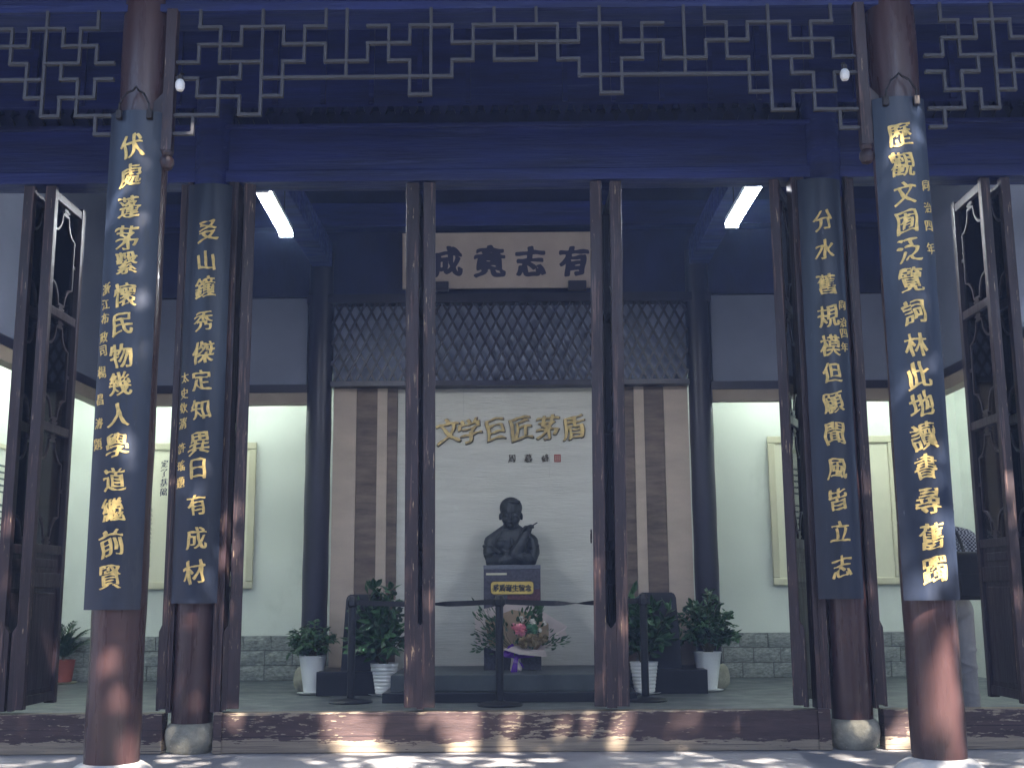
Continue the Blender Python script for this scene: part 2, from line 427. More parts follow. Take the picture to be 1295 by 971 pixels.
def brush(ch, size, seed=0, weight=.007, slant=.15, wob=.036, narrow=.92, depth=.004, contrast=1.0):
    """brush-written look: rounded strokes that swell and thin and rise to the right; extruded, in the x-y plane"""
    rnd = random.Random(seed * 131 + ord(ch))
    ph = [rnd.uniform(0, 6.28) for _ in range(10)]
    grow = rnd.uniform(.94, 1.08)
    g, D = sdf(ch)
    D = D.copy()
    for it in range(2):
        P_ = np.pad(D, 1, mode='edge')
        D = .36 * D + .12 * (P_[2:, 1:-1] + P_[:-2, 1:-1] + P_[1:-1, 2:] + P_[1:-1, :-2]) + .04 * (P_[2:, 2:] + P_[:-2, :-2] + P_[2:, :-2] + P_[:-2, 2:])
    h = g[1] - g[0]; nx, ny = np.gradient(-D, h)
    X, Y = np.meshgrid(g, g, indexing='ij')
    sw = np.sin(8 * X + ph[0]) * np.sin(7 * Y + ph[1]) + .6 * np.sin(17 * X - 12 * Y + ph[2])
    nl = np.sqrt(nx ** 2 + ny ** 2) + 1e-6; nx, ny = nx / nl, ny / nl
    F = D + .009 + weight + contrast * (.012 * abs(nx) - .014 * abs(ny) + .013 * sw + .010 * nx * ny)
    bm = bmesh.new(); V = {}
    def place(x, y):
        a = x + wob * math.sin(4.2 * y + ph[3]) + .5 * wob * math.sin(9 * y + ph[4])
        b = y + wob * math.sin(3.6 * x + ph[5]) + .5 * wob * math.sin(8 * x + ph[6])
        b += slant * x - (.16 * x * x if slant else 0)
        a -= .07 * y if slant > .05 else 0
        return bm.verts.new((a * narrow * size * grow, b * size * grow, 0))
    ins = F > 0
    cell = ins[:-1, :-1] | ins[1:, :-1] | ins[1:, 1:] | ins[:-1, 1:]
    for i, j in zip(*np.nonzero(cell)):
        cs = ((i, j), (i + 1, j), (i + 1, j + 1), (i, j + 1)); poly = []
        for k in range(4):
            p, q = cs[k], cs[(k + 1) % 4]
            if ins[p]:
                if p not in V: V[p] = place(g[p[0]], g[p[1]])
                poly.append(V[p])
            if ins[p] != ins[q]:
                key = (p, q) if p < q else (q, p)
                if key not in V:
                    a, b = key; u = F[a] / (F[a] - F[b])
                    V[key] = place(g[a[0]] + (g[b[0]] - g[a[0]]) * u, g[a[1]] + (g[b[1]] - g[a[1]]) * u)
                poly.append(V[key])
        if len(poly) > 2: bm.faces.new(poly)
    if depth:
        r = bmesh.ops.extrude_face_region(bm, geom=bm.faces[:])
        up = [q for q in r['geom'] if isinstance(q, bmesh.types.BMVert)]
        bmesh.ops.translate(bm, vec=(0, 0, depth), verts=up)
    return bm
def stand(bm, x, y, z):
    """x-y lettering -> wall facing the viewer (towards -Y)"""
    for v in bm.verts: v.co = Vector((x + v.co.x, y - v.co.z, z + v.co.y))
    return bm
def bend(bm, cx, cy, z, rad, dx=0):
    """x-y lettering -> face of an upright cylinder, towards -Y"""
    for v in bm.verts:
        a = (v.co.x + dx) / rad; q = rad + v.co.z
        v.co = Vector((cx + q * math.sin(a), cy - q * math.cos(a), z + v.co.y))
    return bm

# ================================================================== SETTING
YI, YO, YB, YR = 7.777, 6.30, 12.77, 14.30     # threshold face, outer column row, partition, far wall
tag(obj('ground', B(-400, 400, -400, 400, -.75, -.5), ground_mat), kind='structure')
for nm, x0, x1, y0, y1 in (('added_courtyard_wall', -12, 12, -9.4, -9.0), ('added_courtyard_wall', -12.4, -12, -9.4, 7), ('added_courtyard_wall', 12, 12.4, -9.4, 7)):  # unseen walls, added to dim sky light and reflections at the hall
    w_ = tag(obj(nm, B(x0, x1, y0, y1, -.5, 5.2), plaster_grey), kind='structure')
    obj('coping', B(x0 - .12, x1 + .12, y0 - .12, y1 + .12, 5.2, 5.35), roof_tile, w_)
tag(obj('porch_platform', B(-9, 9, 5.15, YI + .14, -.6, 0), floor_out), kind='structure')
tag(obj('hall_floor', B(-9, 9, YI + .141, YR + .3, -.6, -.001), floor_in), kind='structure')
# far wall of the side alcoves and centre
tag(obj('far_wall', B(-5.78, 5.38, YR, YR + .2, -.0, 3.60), plaster_green), kind='structure')
tag(obj('side_wall', B(-5.95, -5.78, 7.9, YR + .2, 0, 3.60), plaster_green), kind='structure')
tag(obj('side_wall', B(5.38, 5.55, 7.9, YR + .2, 0, 3.60), plaster_green), kind='structure')
bm = bmesh.new()
box(bm, -5.95, -2.23, YB + .08, YR + .2, 3.60, 3.66); box(bm, 2.03, 5.55, YB + .08, YR + .2, 3.60, 3.66)
box(bm, -5.95, -4.66, 7.9, YB + .08, 3.60, 3.66); box(bm, 4.56, 5.55, 7.9, YB + .08, 3.60, 3.66)
tag(obj('alcove_ceiling', bm, plaster_green), kind='structure')
# upper wall over the alcove openings, with its header board and dark rail
def upper_wall(x0, x1, y0, y1):
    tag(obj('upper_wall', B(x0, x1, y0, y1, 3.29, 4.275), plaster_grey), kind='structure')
    e = .015
    tag(obj('header_board', B(x0 - e, x1 + e, y0 - e, y1 + e, 3.07, 3.20), header_mat), kind='structure')
    tag(obj('header_rail', B(x0 - 2 * e, x1 + 2 * e, y0 - 2 * e, y1 + 2 * e, 3.20, 3.29), inner_wood), kind='structure')
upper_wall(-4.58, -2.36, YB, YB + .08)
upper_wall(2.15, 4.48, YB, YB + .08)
for sx, a, b in ((-1, -4.70, -4.60), (1, 4.50, 4.60)):
    tag(obj('upper_wall', B(a, b, 7.9, YB + .05, 3.29, 5.9), plaster_grey), kind='structure')
    tag(obj('header_board', B(a - .02, b + .02, 7.9, YB + .05, 3.07, 3.20), header_mat), kind='structure')
    tag(obj('header_rail', B(a - .03, b + .03, 7.9, YB + .05, 3.20, 3.29), inner_wood), kind='structure')
tag(obj('upper_back_boarding', B(-4.6, 4.5, YB + .02, YB + .10, 4.30, 6.6), upper_wood2), kind='structure')
# roof planes and boarded ceiling
def slab(name, y0, z0, y1, z1, th, mat):
    return tag(obj(name, prism(bmesh.new(), [(y0, z0), (y1, z1), (y1, z1 + th), (y0, z0 + th)], 'x', -9, 9), mat), kind='structure')
slab('roof', 5.30, 4.62, 10.3, 7.6, .16, roof_tile)
slab('roof', 10.302, 7.6, 15.4, 4.6, .16, roof_tile)
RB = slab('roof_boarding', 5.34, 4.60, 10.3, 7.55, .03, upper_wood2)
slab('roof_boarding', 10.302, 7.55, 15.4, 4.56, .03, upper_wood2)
for x0, x1 in ((-9, -8.8), (8.8, 9)):
    tag(obj('gable_wall', prism(bmesh.new(), [(7.9, 0), (15.2, 0), (15.2, 4.6), (10.3, 7.5), (7.9, 6.1)], 'x', x0, x1), plaster_grey), kind='structure')
tag(obj('rear_wall', B(-9, 9, YR + .5, YR + .7, 0, 4.9), plaster_grey), kind='structure')
# rafters of the porch
for k in range(34):
    x = -4.29 + k * .26
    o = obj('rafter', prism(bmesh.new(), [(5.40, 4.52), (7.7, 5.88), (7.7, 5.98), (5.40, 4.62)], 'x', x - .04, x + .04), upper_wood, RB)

# beams: outer eave beam, inner lintel and boards
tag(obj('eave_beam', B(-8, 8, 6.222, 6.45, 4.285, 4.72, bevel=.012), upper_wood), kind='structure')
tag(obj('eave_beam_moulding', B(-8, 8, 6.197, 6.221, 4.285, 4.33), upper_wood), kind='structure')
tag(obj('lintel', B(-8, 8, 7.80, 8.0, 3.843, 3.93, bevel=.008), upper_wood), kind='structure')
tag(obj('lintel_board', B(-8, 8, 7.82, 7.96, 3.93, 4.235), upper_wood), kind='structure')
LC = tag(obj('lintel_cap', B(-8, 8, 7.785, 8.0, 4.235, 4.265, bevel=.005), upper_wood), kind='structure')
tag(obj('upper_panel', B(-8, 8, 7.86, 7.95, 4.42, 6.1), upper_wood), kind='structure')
tag(obj('baluster_backing', B(-8, 8, 7.955, 7.985, 4.266, 4.6), upper_wood2), kind='structure')
bm = bmesh.new()
for k in range(-22, 23):                        # upright battens on the high panel
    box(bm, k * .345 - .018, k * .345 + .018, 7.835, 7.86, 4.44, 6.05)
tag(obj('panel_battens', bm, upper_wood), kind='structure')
# row of small carved gourd-shaped balusters over the lintel
bm = bmesh.new(); prof = [(.028, 4.265), (.046, 4.30), (.034, 4.335), (.014, 4.365), (.030, 4.40), (.034, 4.42)]
prism(bm, [(r, z) for r, z in prof] + [(-r, z) for r, z in reversed(prof)], 'y', 7.86, 7.90)
me_b = obj('carved_baluster', bm, upper_wood2, LC); me_b.location = (-3.95, 0, 0)
for k in range(1, 74):
    link('carved_baluster', me_b.data, LC, (-3.95 + k * .107, 0, 0))

# inner roof timbers
for y, z in ((9.6, 4.95), (11.3, 5.05), (12.60, 5.02)):
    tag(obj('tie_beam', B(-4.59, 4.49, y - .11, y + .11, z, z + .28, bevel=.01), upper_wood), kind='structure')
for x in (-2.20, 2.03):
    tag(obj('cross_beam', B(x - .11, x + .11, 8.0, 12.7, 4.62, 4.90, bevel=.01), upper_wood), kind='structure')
tag(obj('partition_beam', B(-2.36, 2.15, YB - .08, YB + .10, 4.20, 4.30, bevel=.004), inner_wood), kind='structure')
tag(obj('partition_beam', B(-2.08, 1.88, YB - .08, YB + .10, 3.255, 3.315, bevel=.004), inner_wood), kind='structure')
tag(obj('partition_backing', B(-2.08, 1.88, YB + .11, YB + .14, 3.25, 4.30), M('pale_blue_backing', (.30, .34, .46), .8)), kind='structure')

# ================================================================== COLUMNS
def column(name, x, y, r, z0, z1, base, label, cat='column', mat=column_wood, group=None, head=None):
    t = empty(name, (x, y, 0), label=label, cat=cat, group=group)
    n = 22
    if head:
        obj('veiled_shaft_top', lathe(bmesh.new(), [(r + .002, head), (r + .002, z1)], seg=48), upper_wood, t, smooth=True); z1 = head  # same shaft, top recoloured navy: shade and blue veil painted in
    prof = [(r * (1 + .02 * math.sin(k * 1.7)), z0 + (z1 - z0) * k / n) for k in range(n + 1)]
    obj('shaft', lathe(bmesh.new(), prof, seg=48), mat, t, smooth=True)
    obj('stone_base', lathe(bmesh.new(), base[0], seg=40), base[1], t, smooth=True)
    return t
def drum(r, h, top, n=10, bulge=.25):
    pr = []
    for k in range(n + 1):
        u = k / n; rr = r * (1 - .30 * (1 - u) ** 2 * 1.0) if False else r * (.80 + .20 * math.sin(math.pi * min(1, u * 1.15)) ** .7)
        pr.append((rr, h * u))
    pr[-1] = (top, h); return pr
inner_base = ([(.125, 0), (.145, .02), (.162, .06), (.170, .10), (.168, .14), (.158, .168), (.140, .186), (.128, .19)], old_stone)
outer_base = ([(.25, 0), (.262, .02), (.262, .05), (.245, .08), (.215, .11), (.185, .135), (.160, .15), (.14, .155)], white_stone)
column('outer_column', -2.127, YO, .140, .15, 4.60, outer_base, 'front lacquered column on the left, standing on a white stone base, couplet board hung on it')
column('outer_column', 2.156, YO, .138, .15, 4.60, outer_base, 'front lacquered column on the right, white stone base, bright sun patches on its shaft')
column('inner_column', -2.148, 7.88, .132, .18, 4.60, inner_base, 'maroon column at the left end of the middle threshold, on a mossy stone drum', head=3.70)
column('inner_column', 2.150, 7.88, .130, .18, 4.60, inner_base, 'maroon column at the right end of the middle threshold, on a grey stone drum', head=3.70)
back_base = ([(.16, 0), (.20, .05), (.205, .12), (.19, .2), (.16, .24), (.14, .25)], old_stone)
column('back_column', -2.217, 12.80, .138, .24, 4.80, back_base, 'dark inner column at the back, behind the left white potted plant', mat=inner_wood)
column('back_column', 2.010, 12.80, .130, .24, 4.80, back_base, 'dark inner column at the back, behind the right white potted plant', mat=inner_wood)

# ================================================================== THRESHOLDS AND DOOR JAMBS
def threshold(x0, x1, label):
    t = tag(obj('door_threshold', B(x0, x1, YI, YI + .125, .004, .252, bevel=.006), threshold_m), label, 'threshold')
    return t
threshold(-1.985, 1.985, 'long worn maroon wooden threshold across the middle bay, dappled with sun')
threshold(-6.2, -2.312, 'worn wooden threshold of the left bay, behind the front left column')
threshold(2.322, 6.2, 'worn wooden threshold of the right bay, behind the front right column')
for x0, x1, lab in ((-2.012, -1.945, 'fluted upright door jamb on the right side of the left inner column'),
                    (1.905, 1.995, 'dark upright door jamb on the left side of the right inner column'),
                    (-2.300, -2.268, 'slim upright door jamb on the left side of the left inner column'),
                    (2.272, 2.300, 'slim upright door jamb on the right side of the right inner column')):
    bm = B(x0, x1, 7.79, 7.93, .256, 3.842, bevel=.004)
    box(bm, x0 + .35 * (x1 - x0), x0 + .5 * (x1 - x0), 7.782, 7.79, .26, 3.84)
    tag(obj('door_jamb', bm, post_wood), lab, 'door jamb')
bm = B(-1.978, -1.925, 7.762, 7.776, .004, .262, bevel=.003)
tag(obj('threshold_cleat', bm, threshold_m), 'wooden cleat at the left end of the middle threshold beside the stone drum', 'wooden cleat')
bm = B(1.90, 1.975, 7.762, 7.776, .004, .262, bevel=.003)
tag(obj('threshold_cleat', bm, threshold_m), 'wooden cleat at the right end of the middle threshold beside the stone drum', 'wooden cleat')

# ================================================================== DOOR LEAVES (folded open inwards)
LW = .57
def make_leaf(name, th, label, side):
    """local: near stile at y=0, leaf runs to y=LW; side: which way the foot block points"""
    t = empty(name, (0, 0, 0), label=label, cat='door leaf', group='folding door leaves opened inwards')
    h = th / 2; z0, z1 = .01, 3.56
    for y in (0, LW - .055):
        obj('stile', B(-h, h, y, y + .055, z0, z1, bevel=.005), post_wood if y == 0 else dark_joinery, t)
    rz = [(.03, .09), (.79, .89), (1.02, 1.08), (1.85, 1.91), (2.66, 2.72), (3.48, 3.54)]
    for a, b in rz:
        obj('rail', B(-h * .8, h * .8, .056, LW - .056, a, b, bevel=.004), dark_joinery, t)
    for a, b in ((.09, .79), (.89, 1.02)):
        bm = B(-.012, .012, .057, LW - .057, a, b)
        box(bm, -.019, .019, .10, LW - .10, a + .035, b - .035, bevel=.006)
        obj('panel', bm, dark_joinery, t)
    for a, b in ((1.08, 1.85), (1.91, 2.66), (2.72, 3.48)):
        obj('pane', B(-.002, .002, .057, LW - .057, a, b), glass_m, t)
        # long octagon frame with curved ends and a small finial top and bottom
        bm = bmesh.new()
        y0, y1 = .105, LW - .105; c = (y0 + y1) / 2; za, zb = a + .05, b - .05
        pts = []
        for (sy, sz, cy_, cz_) in ((1, 1, y1, zb), (1, -1, y1, za), (-1, -1, y0, za), (-1, 1, y0, zb)):
            arc = []
            for k in range(6):
                u = k / 5
                arc.append((cy_ - sy * .13 * u ** .55, cz_ - sz * .15 * (1 - u) ** .55))
            if sz * sy > 0: arc = arc[::-1]
            pts += [(0, p[0], p[1]) for p in (arc if True else arc)]
        tube(bm, pts, .013, square=True, closed=True)
        for zc, s in ((a, 1), (b, -1)):
            box(bm, -.010, .010, c - .035, c + .035, min(zc, zc + s * .05), max(zc, zc + s * .05))
            box(bm, -.014, .014, c - .05, c + .05, min(zc + s * .015, zc + s * .028), max(zc + s * .015, zc + s * .028))
        for ys in (y0, y1):
            zc = (a + b) / 2
            e = .057 if ys == y0 else LW - .057
            box(bm, -.008, .008, min(ys, e), max(ys, e), zc - .012, zc + .012)
        obj('lattice_frame', bm, dark_joinery, t)
    # foot block beside the near stile
    w = .034
    a = h if side > 0 else -h - w
    pts = [(a, .0), (a + w, .0), (a + w, .50 if side > 0 else .545), (a, .545 if side > 0 else .50)]
    obj('foot_block', prism(bmesh.new(), pts, 'y', .004, .05), post_wood, t)
    return t
protoR = make_leaf('door_leaf', .080, 'x', 1); index_kids(protoR)
protoL = make_leaf('door_leaf', .080, 'x', -1); index_kids(protoL)
TILT = {-.714: -.28, -.600: -.2, .511: .55, .659: .4}      # old leaves hang slightly out of plumb
ANG = {-1.865: 17, 1.783: -24, -.600: 5, .511: -6, -.714: -1, .659: 1}
LEAVES = [(-3.415, .9, 1, 'open door leaf at the far left edge of the photo, left one of its pair'),
          (-3.262, .9, -1, 'open door leaf in the left bay, nearest the red clay pot'),
          (-2.325, .55, -1, 'open door leaf seen edge-on between the left outer and inner columns'),
          (-1.865, .98, -1, 'open door leaf seen edge-on just right of the left inner column'),
          (-.714, 1.12, 1, 'open door leaf edge-on left of the bust, the left one of the close pair'),
          (-.600, 1.05, -1, 'open door leaf edge-on left of the bust, the right one of the close pair'),
          (.511, 1.0, 1, 'open door leaf edge-on right of the bust, with an iron ring on its edge'),
          (.659, 1.0, -1, 'open door leaf edge-on right of the bust, the right one of the close pair'),
          (1.783, .80, 1, 'open door leaf edge-on just left of the right inner column'),
          (2.318, .55, 1, 'open door leaf edge-on just right of the right inner column'),
          (3.255, .8, 1, 'open door leaf in the right bay, beside the person in grey trousers'),
          (3.395, .8, -1, 'open door leaf at the far right edge of the photo')]
used = set(); leaf_objs = []
for x, sx, side, lab in LEAVES:
    ang = ANG.get(x, 0)
    proto = protoR if side > 0 else protoL
    if side not in used: used.add(side); o = proto
    else: o = copy_tree(proto)
    o.location = (x, 7.795, .268); o.scale.x = sx; o.rotation_euler.z = R(ang); o.rotation_euler.y = R(TILT.get(x, 0)); o['label'] = lab
    leaf_objs.append(o)
ring = [(.0, 0, 0)]
bm = tube(bmesh.new(), [(-.052, .012 + .030 * math.cos(a * math.pi / 8), 1.10 + .042 * math.sin(a * math.pi / 8)) for a in range(16)], .005, closed=True)
o = obj('ring_handle', bm, iron, leaf_objs[6])

# ================================================================== HANGING LATTICE FRIEZE
Xc = lambda c: -1.922 + c * .1198
ZR = [4.285, 4.183, 4.077, 3.971, 3.874, 3.765, 3.655, 3.545]
HALF = [  # (kind, fixed, a, b) on the 32-column grid, left half
 ('h', 3, 0, 1), ('v', 1, 2, 3), ('h', 2, 1, 3), ('v', 3, 1, 2), ('h', 1, 3, 5), ('v', 5, 1, 2), ('h', 2, 5, 7), ('v', 7, 2, 3), ('h', 3, 7, 9),
 ('v', 9, 2, 3), ('h', 2, 9, 11), ('v', 11, 1, 2), ('h', 1, 11, 13), ('v', 13, 1, 2),
 ('h', 1, 1, 2), ('v', 2, 1, 3), ('h', 3, 2, 4), ('v', 4, 0, 6), ('h', 4, 0, 1), ('v', 1, 4, 5), ('h', 5, 1, 3), ('v', 3, 5, 6), ('h', 6, 3, 4),
 ('v', 2, 4, 6), ('h', 4, 2, 3), ('v', 3, 3, 4), ('h', 6, 0, 2), ('v', .85, 6, 7), ('h', 7, 0, .85),
 ('h', 4, 4, 13), ('v', 5, 3, 5), ('h', 5, 4, 5), ('h', 3, 5, 6), ('v', 6, 1, 3), ('h', 1, 6, 7), ('v', 8, 0, 4),
 ('h', 1, 9, 10), ('v', 10, 1, 3), ('h', 3, 10, 11), ('v', 11, 3, 5), ('h', 5, 11, 12), ('v', 12, 0, 5), ('v', 13, 3, 4), ('h', 3, 13, 14),
 ('v', 14, 1, 3), ('v', 15, 0, 1), ('v', 15, 2, 3), ('v', 7, 0, 1), ('v', 1.02, 0, 1)]
CENTRE = [('h', 1, 14, 18), ('h', 2, 13, 19), ('h', 3, 15, 17), ('v', 16, 1, 2)]
unit = obj('lattice_bar', B(-.5, .5, -.5, .5, -.5, .5), lattice_wood); unit_me = unit.data
bpy.data.objects.remove(unit)
def frieze(x0, sx, n, segs, label):
    y = 6.20
    t = empty('hanging_lattice', (x0, y, 4.28), label=label, cat='lattice frieze')
    w = .017
    for kind, f, a, b in segs:
        if kind == 'h':
            xa, xb = a * sx, b * sx; z = ZR[int(f)]
            link('lattice_bar', unit_me, t, ((xa + xb) / 2, 0, z - 4.28), scale=(abs(xb - xa) + w, .026, w))
        else:
            za, zb = ZR[int(a)], ZR[int(b)]
            link('lattice_bar', unit_me, t, (f * sx, .0015, (za + zb) / 2 - 4.28), scale=(w, .022, abs(za - zb) + w * .9))
    return t
mid = list(HALF)
mid += [(k, (32 - f if k == 'v' else f), (32 - b if k == 'h' else a), (32 - a if k == 'h' else b)) for k, f, a, b in HALF]
mid += CENTRE
frieze(-1.922, .1198, 32, mid, 'key-pattern wooden lattice hanging under the eave between the two front columns')
n2 = 28
side_segs = [s for s in HALF if not (s[0] == 'h' and s[3] > 14)]
side_segs = [s for s in HALF]
side_all = side_segs + [(k, (n2 - f if k == 'v' else f), (n2 - b if k == 'h' else a), (n2 - a if k == 'h' else b)) for k, f, a, b in side_segs]
frieze(-2.285, -.098, n2, side_all, 'key-pattern wooden lattice under the eave left of the left front column')
frieze(2.310, .098, n2, side_all, 'key-pattern wooden lattice under the eave right of the right front column')
# carved hanging posts beside the front columns
for x, lab in ((-1.957, 'hanging carved post with bud end beside the left front column'), (1.945, 'hanging carved post with bud end beside the right front column')):
    t = empty('hanging_post', (x, 6.2, 3.33), label=lab, cat='hanging post')
    s = 1 if x < 0 else -1
    bm = B(-.030, .030, -.03, .03, .11, .96, bevel=.004)
    obj('post', bm, post_wood, t)
    obj('bud', lathe(bmesh.new(), [(.006, 0), (.030, .012), (.042, .04), (.040, .065), (.026, .085), (.034, .095), (.034, .108)], seg=20), post_wood, t, smooth=True)
    pts = [(-s * .03, .12), (-s * .05, .16), (-s * .052, .22), (-s * .085, .26), (-s * .085, .40), (-s * .03, .46)]
    obj('bracket', prism(bmesh.new(), pts, 'y', -.012, .012), post_wood, t)
# corner bracket boards seen on the side bay walls
for x, lab in ((-4.598, 'left'), (4.498, 'right')):
    s = 1 if x < 0 else -1
    pts = [(9.0, 4.98), (9.55, 4.98), (9.5, 4.70), (9.3, 4.62), (9.3, 4.4), (9.15, 4.30), (9.12, 4.02), (9.0, 3.98)]
    tag(obj('wall_bracket', prism(bmesh.new(), pts, 'x', x, x + s * .10), upper_wood2), 'dark scalloped timber bracket on the upper %s side wall' % lab, 'bracket')

# ================================================================== COUPLET BOARDS
def couplet(cx, cyf, rad, hw, z0, z1, label, chars, zs, size, dx0, dx1, small=(), ssize=.065, hook=True, seed=0, sag=0.0):
    cy = cyf + rad
    t = empty('couplet_board', (cx, cyf, z0), label=label, cat='couplet board')
    A = math.asin(hw / rad); n = 18; th = .020
    bm = bmesh.new(); cols = []
    for i in range(n + 1):
        a = -A + 2 * A * i / n
        row = []
        for rr in (rad, rad - th):
            for z in (z0, z1): row.append(bm.verts.new((cx + rr * math.sin(a), cy - rr * math.cos(a), z)))
        cols.append(row)
    for a, b in zip(cols, cols[1:]):
        bm.faces.new((a[0], b[0], b[1], a[1])); bm.faces.new((a[2], a[3], b[3], b[2]))
        bm.faces.new((a[0], a[2], b[2], b[0])); bm.faces.new((a[1], b[1], b[3], a[3]))
    for a in (cols[0], cols[-1]): bm.faces.new((a[0], a[1], a[3], a[2]))
    obj('board', bm, board_mat, t, world=True, smooth=True)
    for k, (ch, z) in enumerate(zip(chars, zs)):
        u = k / (len(chars) - 1)
        bm = brush(ch, size, seed=seed + k)
        bend(bm, cx, cy, z, rad + .0005, dx0 + (dx1 - dx0) * u)
        obj('gilded_character', bm, gold, t, world=True)
    for k, (ch, z, dx) in enumerate(small):
        bm = brush(ch, ssize, seed=seed + 40 + k, depth=.002)
        bend(bm, cx, cy, z, rad + .0005, dx)
        obj('small_gilded_character', bm, gold, t, world=True)
    if hook:
        bm = bmesh.new()
        pts = [(cx - .085, cy - rad - .008, z1 - .03), (cx - .082, cy - rad - .012, z1 + .03), (cx - .05, cy - rad - .01, z1 + .09), (cx - .015, cy - rad, z1 + .115),
               (cx, cy - rad + .01, z1 + .14), (cx + .015, cy - rad, z1 + .115), (cx + .05, cy - rad - .01, z1 + .09), (cx + .082, cy - rad - .012, z1 + .03), (cx + .085, cy - rad - .008, z1 - .03)]
        tube(bm, pts, .0065)
        obj('hanging_hook', bm, iron, t, world=True, smooth=True)
        for s in (-1, 1):
            obj('hook_plate', B(cx + s * .085 - .016, cx + s * .085 + .016, cy - rad - .014, cy - rad + .02, z1 - .055, z1 - .004, bevel=.004), iron, t, world=True)
    return t
LOz = [3.447, 3.279, 3.099, 2.92, 2.783, 2.599, 2.438, 2.266, 2.116, 1.947, 1.78, 1.606, 1.446, 1.271, 1.098]
ROz = [3.475, 3.302, 3.136, 2.975, 2.816, 2.649, 2.471, 2.295, 2.125, 1.969, 1.802, 1.636, 1.46, 1.281, 1.101]
LIz = [3.458, 3.251, 3.062, 2.825, 2.613, 2.419, 2.226, 1.993, 1.825, 1.591, 1.369, 1.15]
RIz = [3.493, 3.286, 3.048, 2.828, 2.622, 2.438, 2.236, 2.029, 1.794, 1.596, 1.386, 1.162]
sL = list(zip('浙江布政司楊昌濬題', [2.642, 2.555, 2.476, 2.372, 2.299, 2.183, 2.033, 1.906, 1.793], [-.118] * 9))
sR = list(zip('同治四年', [3.19, 3.064, 2.961, 2.833], [.122] * 4))
sl = list(zip('太史欽清許瑤題', [2.445, 2.332, 2.236, 2.134, 1.965, 1.849, 1.734], [-.122] * 7))
sr = list(zip('同治四年', [2.903, 2.783, 2.712, 2.614], [.112] * 4))
couplet(-2.125, 6.125, .225, .148, .93, 3.66, 'dark couplet board with gold characters on the left front column', '伏處蓬茅繫懷民物幾人學道繼前賢', LOz, .140, -.005, -.002, sL, seed=1)
couplet(2.130, 6.125, .225, .146, .95, 3.70, 'dark couplet board with gold characters on the right front column, sunlit top edge', '歷觀文囿泛覽詞林此地讀書尋舊躅', ROz, .142, -.018, .006, sR, seed=20)
couplet(-2.130, 7.695, .225, .150, .95, 3.80, 'dark couplet board with gold characters on the left inner column', '㕛山鐘秀傑定知異日有成材', LIz, .152, .004, .008, sl, ssize=.075, hook=False, seed=50)
couplet(2.085, 7.695, .225, .148, .95, 3.80, 'dark couplet board with gold characters on the right inner column', '分水舊規模但願聞風皆立志', RIz, .152, .008, .004, sr, ssize=.07, hook=False, seed=80)

# ================================================================== PARTITION BEHIND THE BUST
t = empty('partition_lattice', (-.1, YB, 3.315), label='wide diamond lattice transom above the bust wall, under the name board', cat='lattice screen')
x0, x1, z0, z1 = -2.078, 1.878, 3.316, 4.199
px_, pz_ = .121, .233; sl_ = pz_ / px_
def clip(xa, s):
    """line z = z0 + s*(x-xa) clipped to the opening"""
    pts = []
    for z in (z0, z1):
        x = xa + (z - z0) / s
        pts.append((x, z))
    (xa_, za_), (xb_, zb_) = pts
    if xa_ > xb_: (xa_, za_), (xb_, zb_) = (xb_, zb_), (xa_, za_)
    m = (zb_ - za_) / (xb_ - xa_)
    if xa_ < x0: za_ += m * (x0 - xa_); xa_ = x0
    if xb_ > x1: zb_ += m * (x1 - xb_); xb_ = x1
    return None if xb_ - xa_ < .01 else (xa_, za_, xb_, zb_)
span = (z1 - z0) / sl_
n = int((x1 - x0 + span) / px_) + 2
for s in (1, -1):
    for k in range(n):
        xa = (x0 - span + k * px_) if s > 0 else (x0 + k * px_)
        c = clip(xa, s * sl_)
        if not c: continue
        L_ = math.hypot(c[2] - c[0], c[3] - c[1]); ang = math.atan2(c[3] - c[1], c[2] - c[0])
        o = bpy.data.objects.new('lattice_bar', unit_me); COL.objects.link(o); o.parent = t
        o.location = ((c[0] + c[2]) / 2 + .1, -.02 - .009 * s, (c[1] + c[3]) / 2 - 3.315)
        o.rotation_euler = (0, -ang, 0); o.scale = (L_, .020, .025)
        o.material_slots[0].link = 'OBJECT'; o.material_slots[0].material = inner_wood

# feature wall: combed plaster centre with beige and brown stone strips each side
FW = tag(obj('feature_wall', B(-1.352, 1.104, 12.88, 12.96, .0, 3.254), centre_plaster), kind='structure')
for a, b, mt, nm in ((-2.06, -1.806, beige, 'beige_panel'), (-1.804, -1.575, brown_stone, 'brown_panel'), (-1.573, -1.463, beige, 'beige_panel'), (-1.461, -1.354, brown_stone, 'brown_panel'),
                     (1.106, 1.272, brown_stone, 'brown_panel'), (1.274, 1.383, beige, 'beige_panel'), (1.385, 1.604, brown_stone, 'brown_panel'), (1.606, 1.87, beige, 'beige_panel')):
    yy = 12.83 if mt is beige else 12.845
    obj(nm, B(a, b, yy, 12.95, 0, 3.254), mt, FW)
for x in (-1.95 + .85, -.36, .38):
    pass
joint_faint = M('plaster_joint', (.42, .43, .41), .8)
def seam(x, z0, z1): return obj('wall_seam', B(x - .0015, x + .0015, 12.8785, 12.8795, z0, z1), joint_faint, FW)
seam(-.62, 2.95, 3.25); seam(.33, 2.25, 2.62)
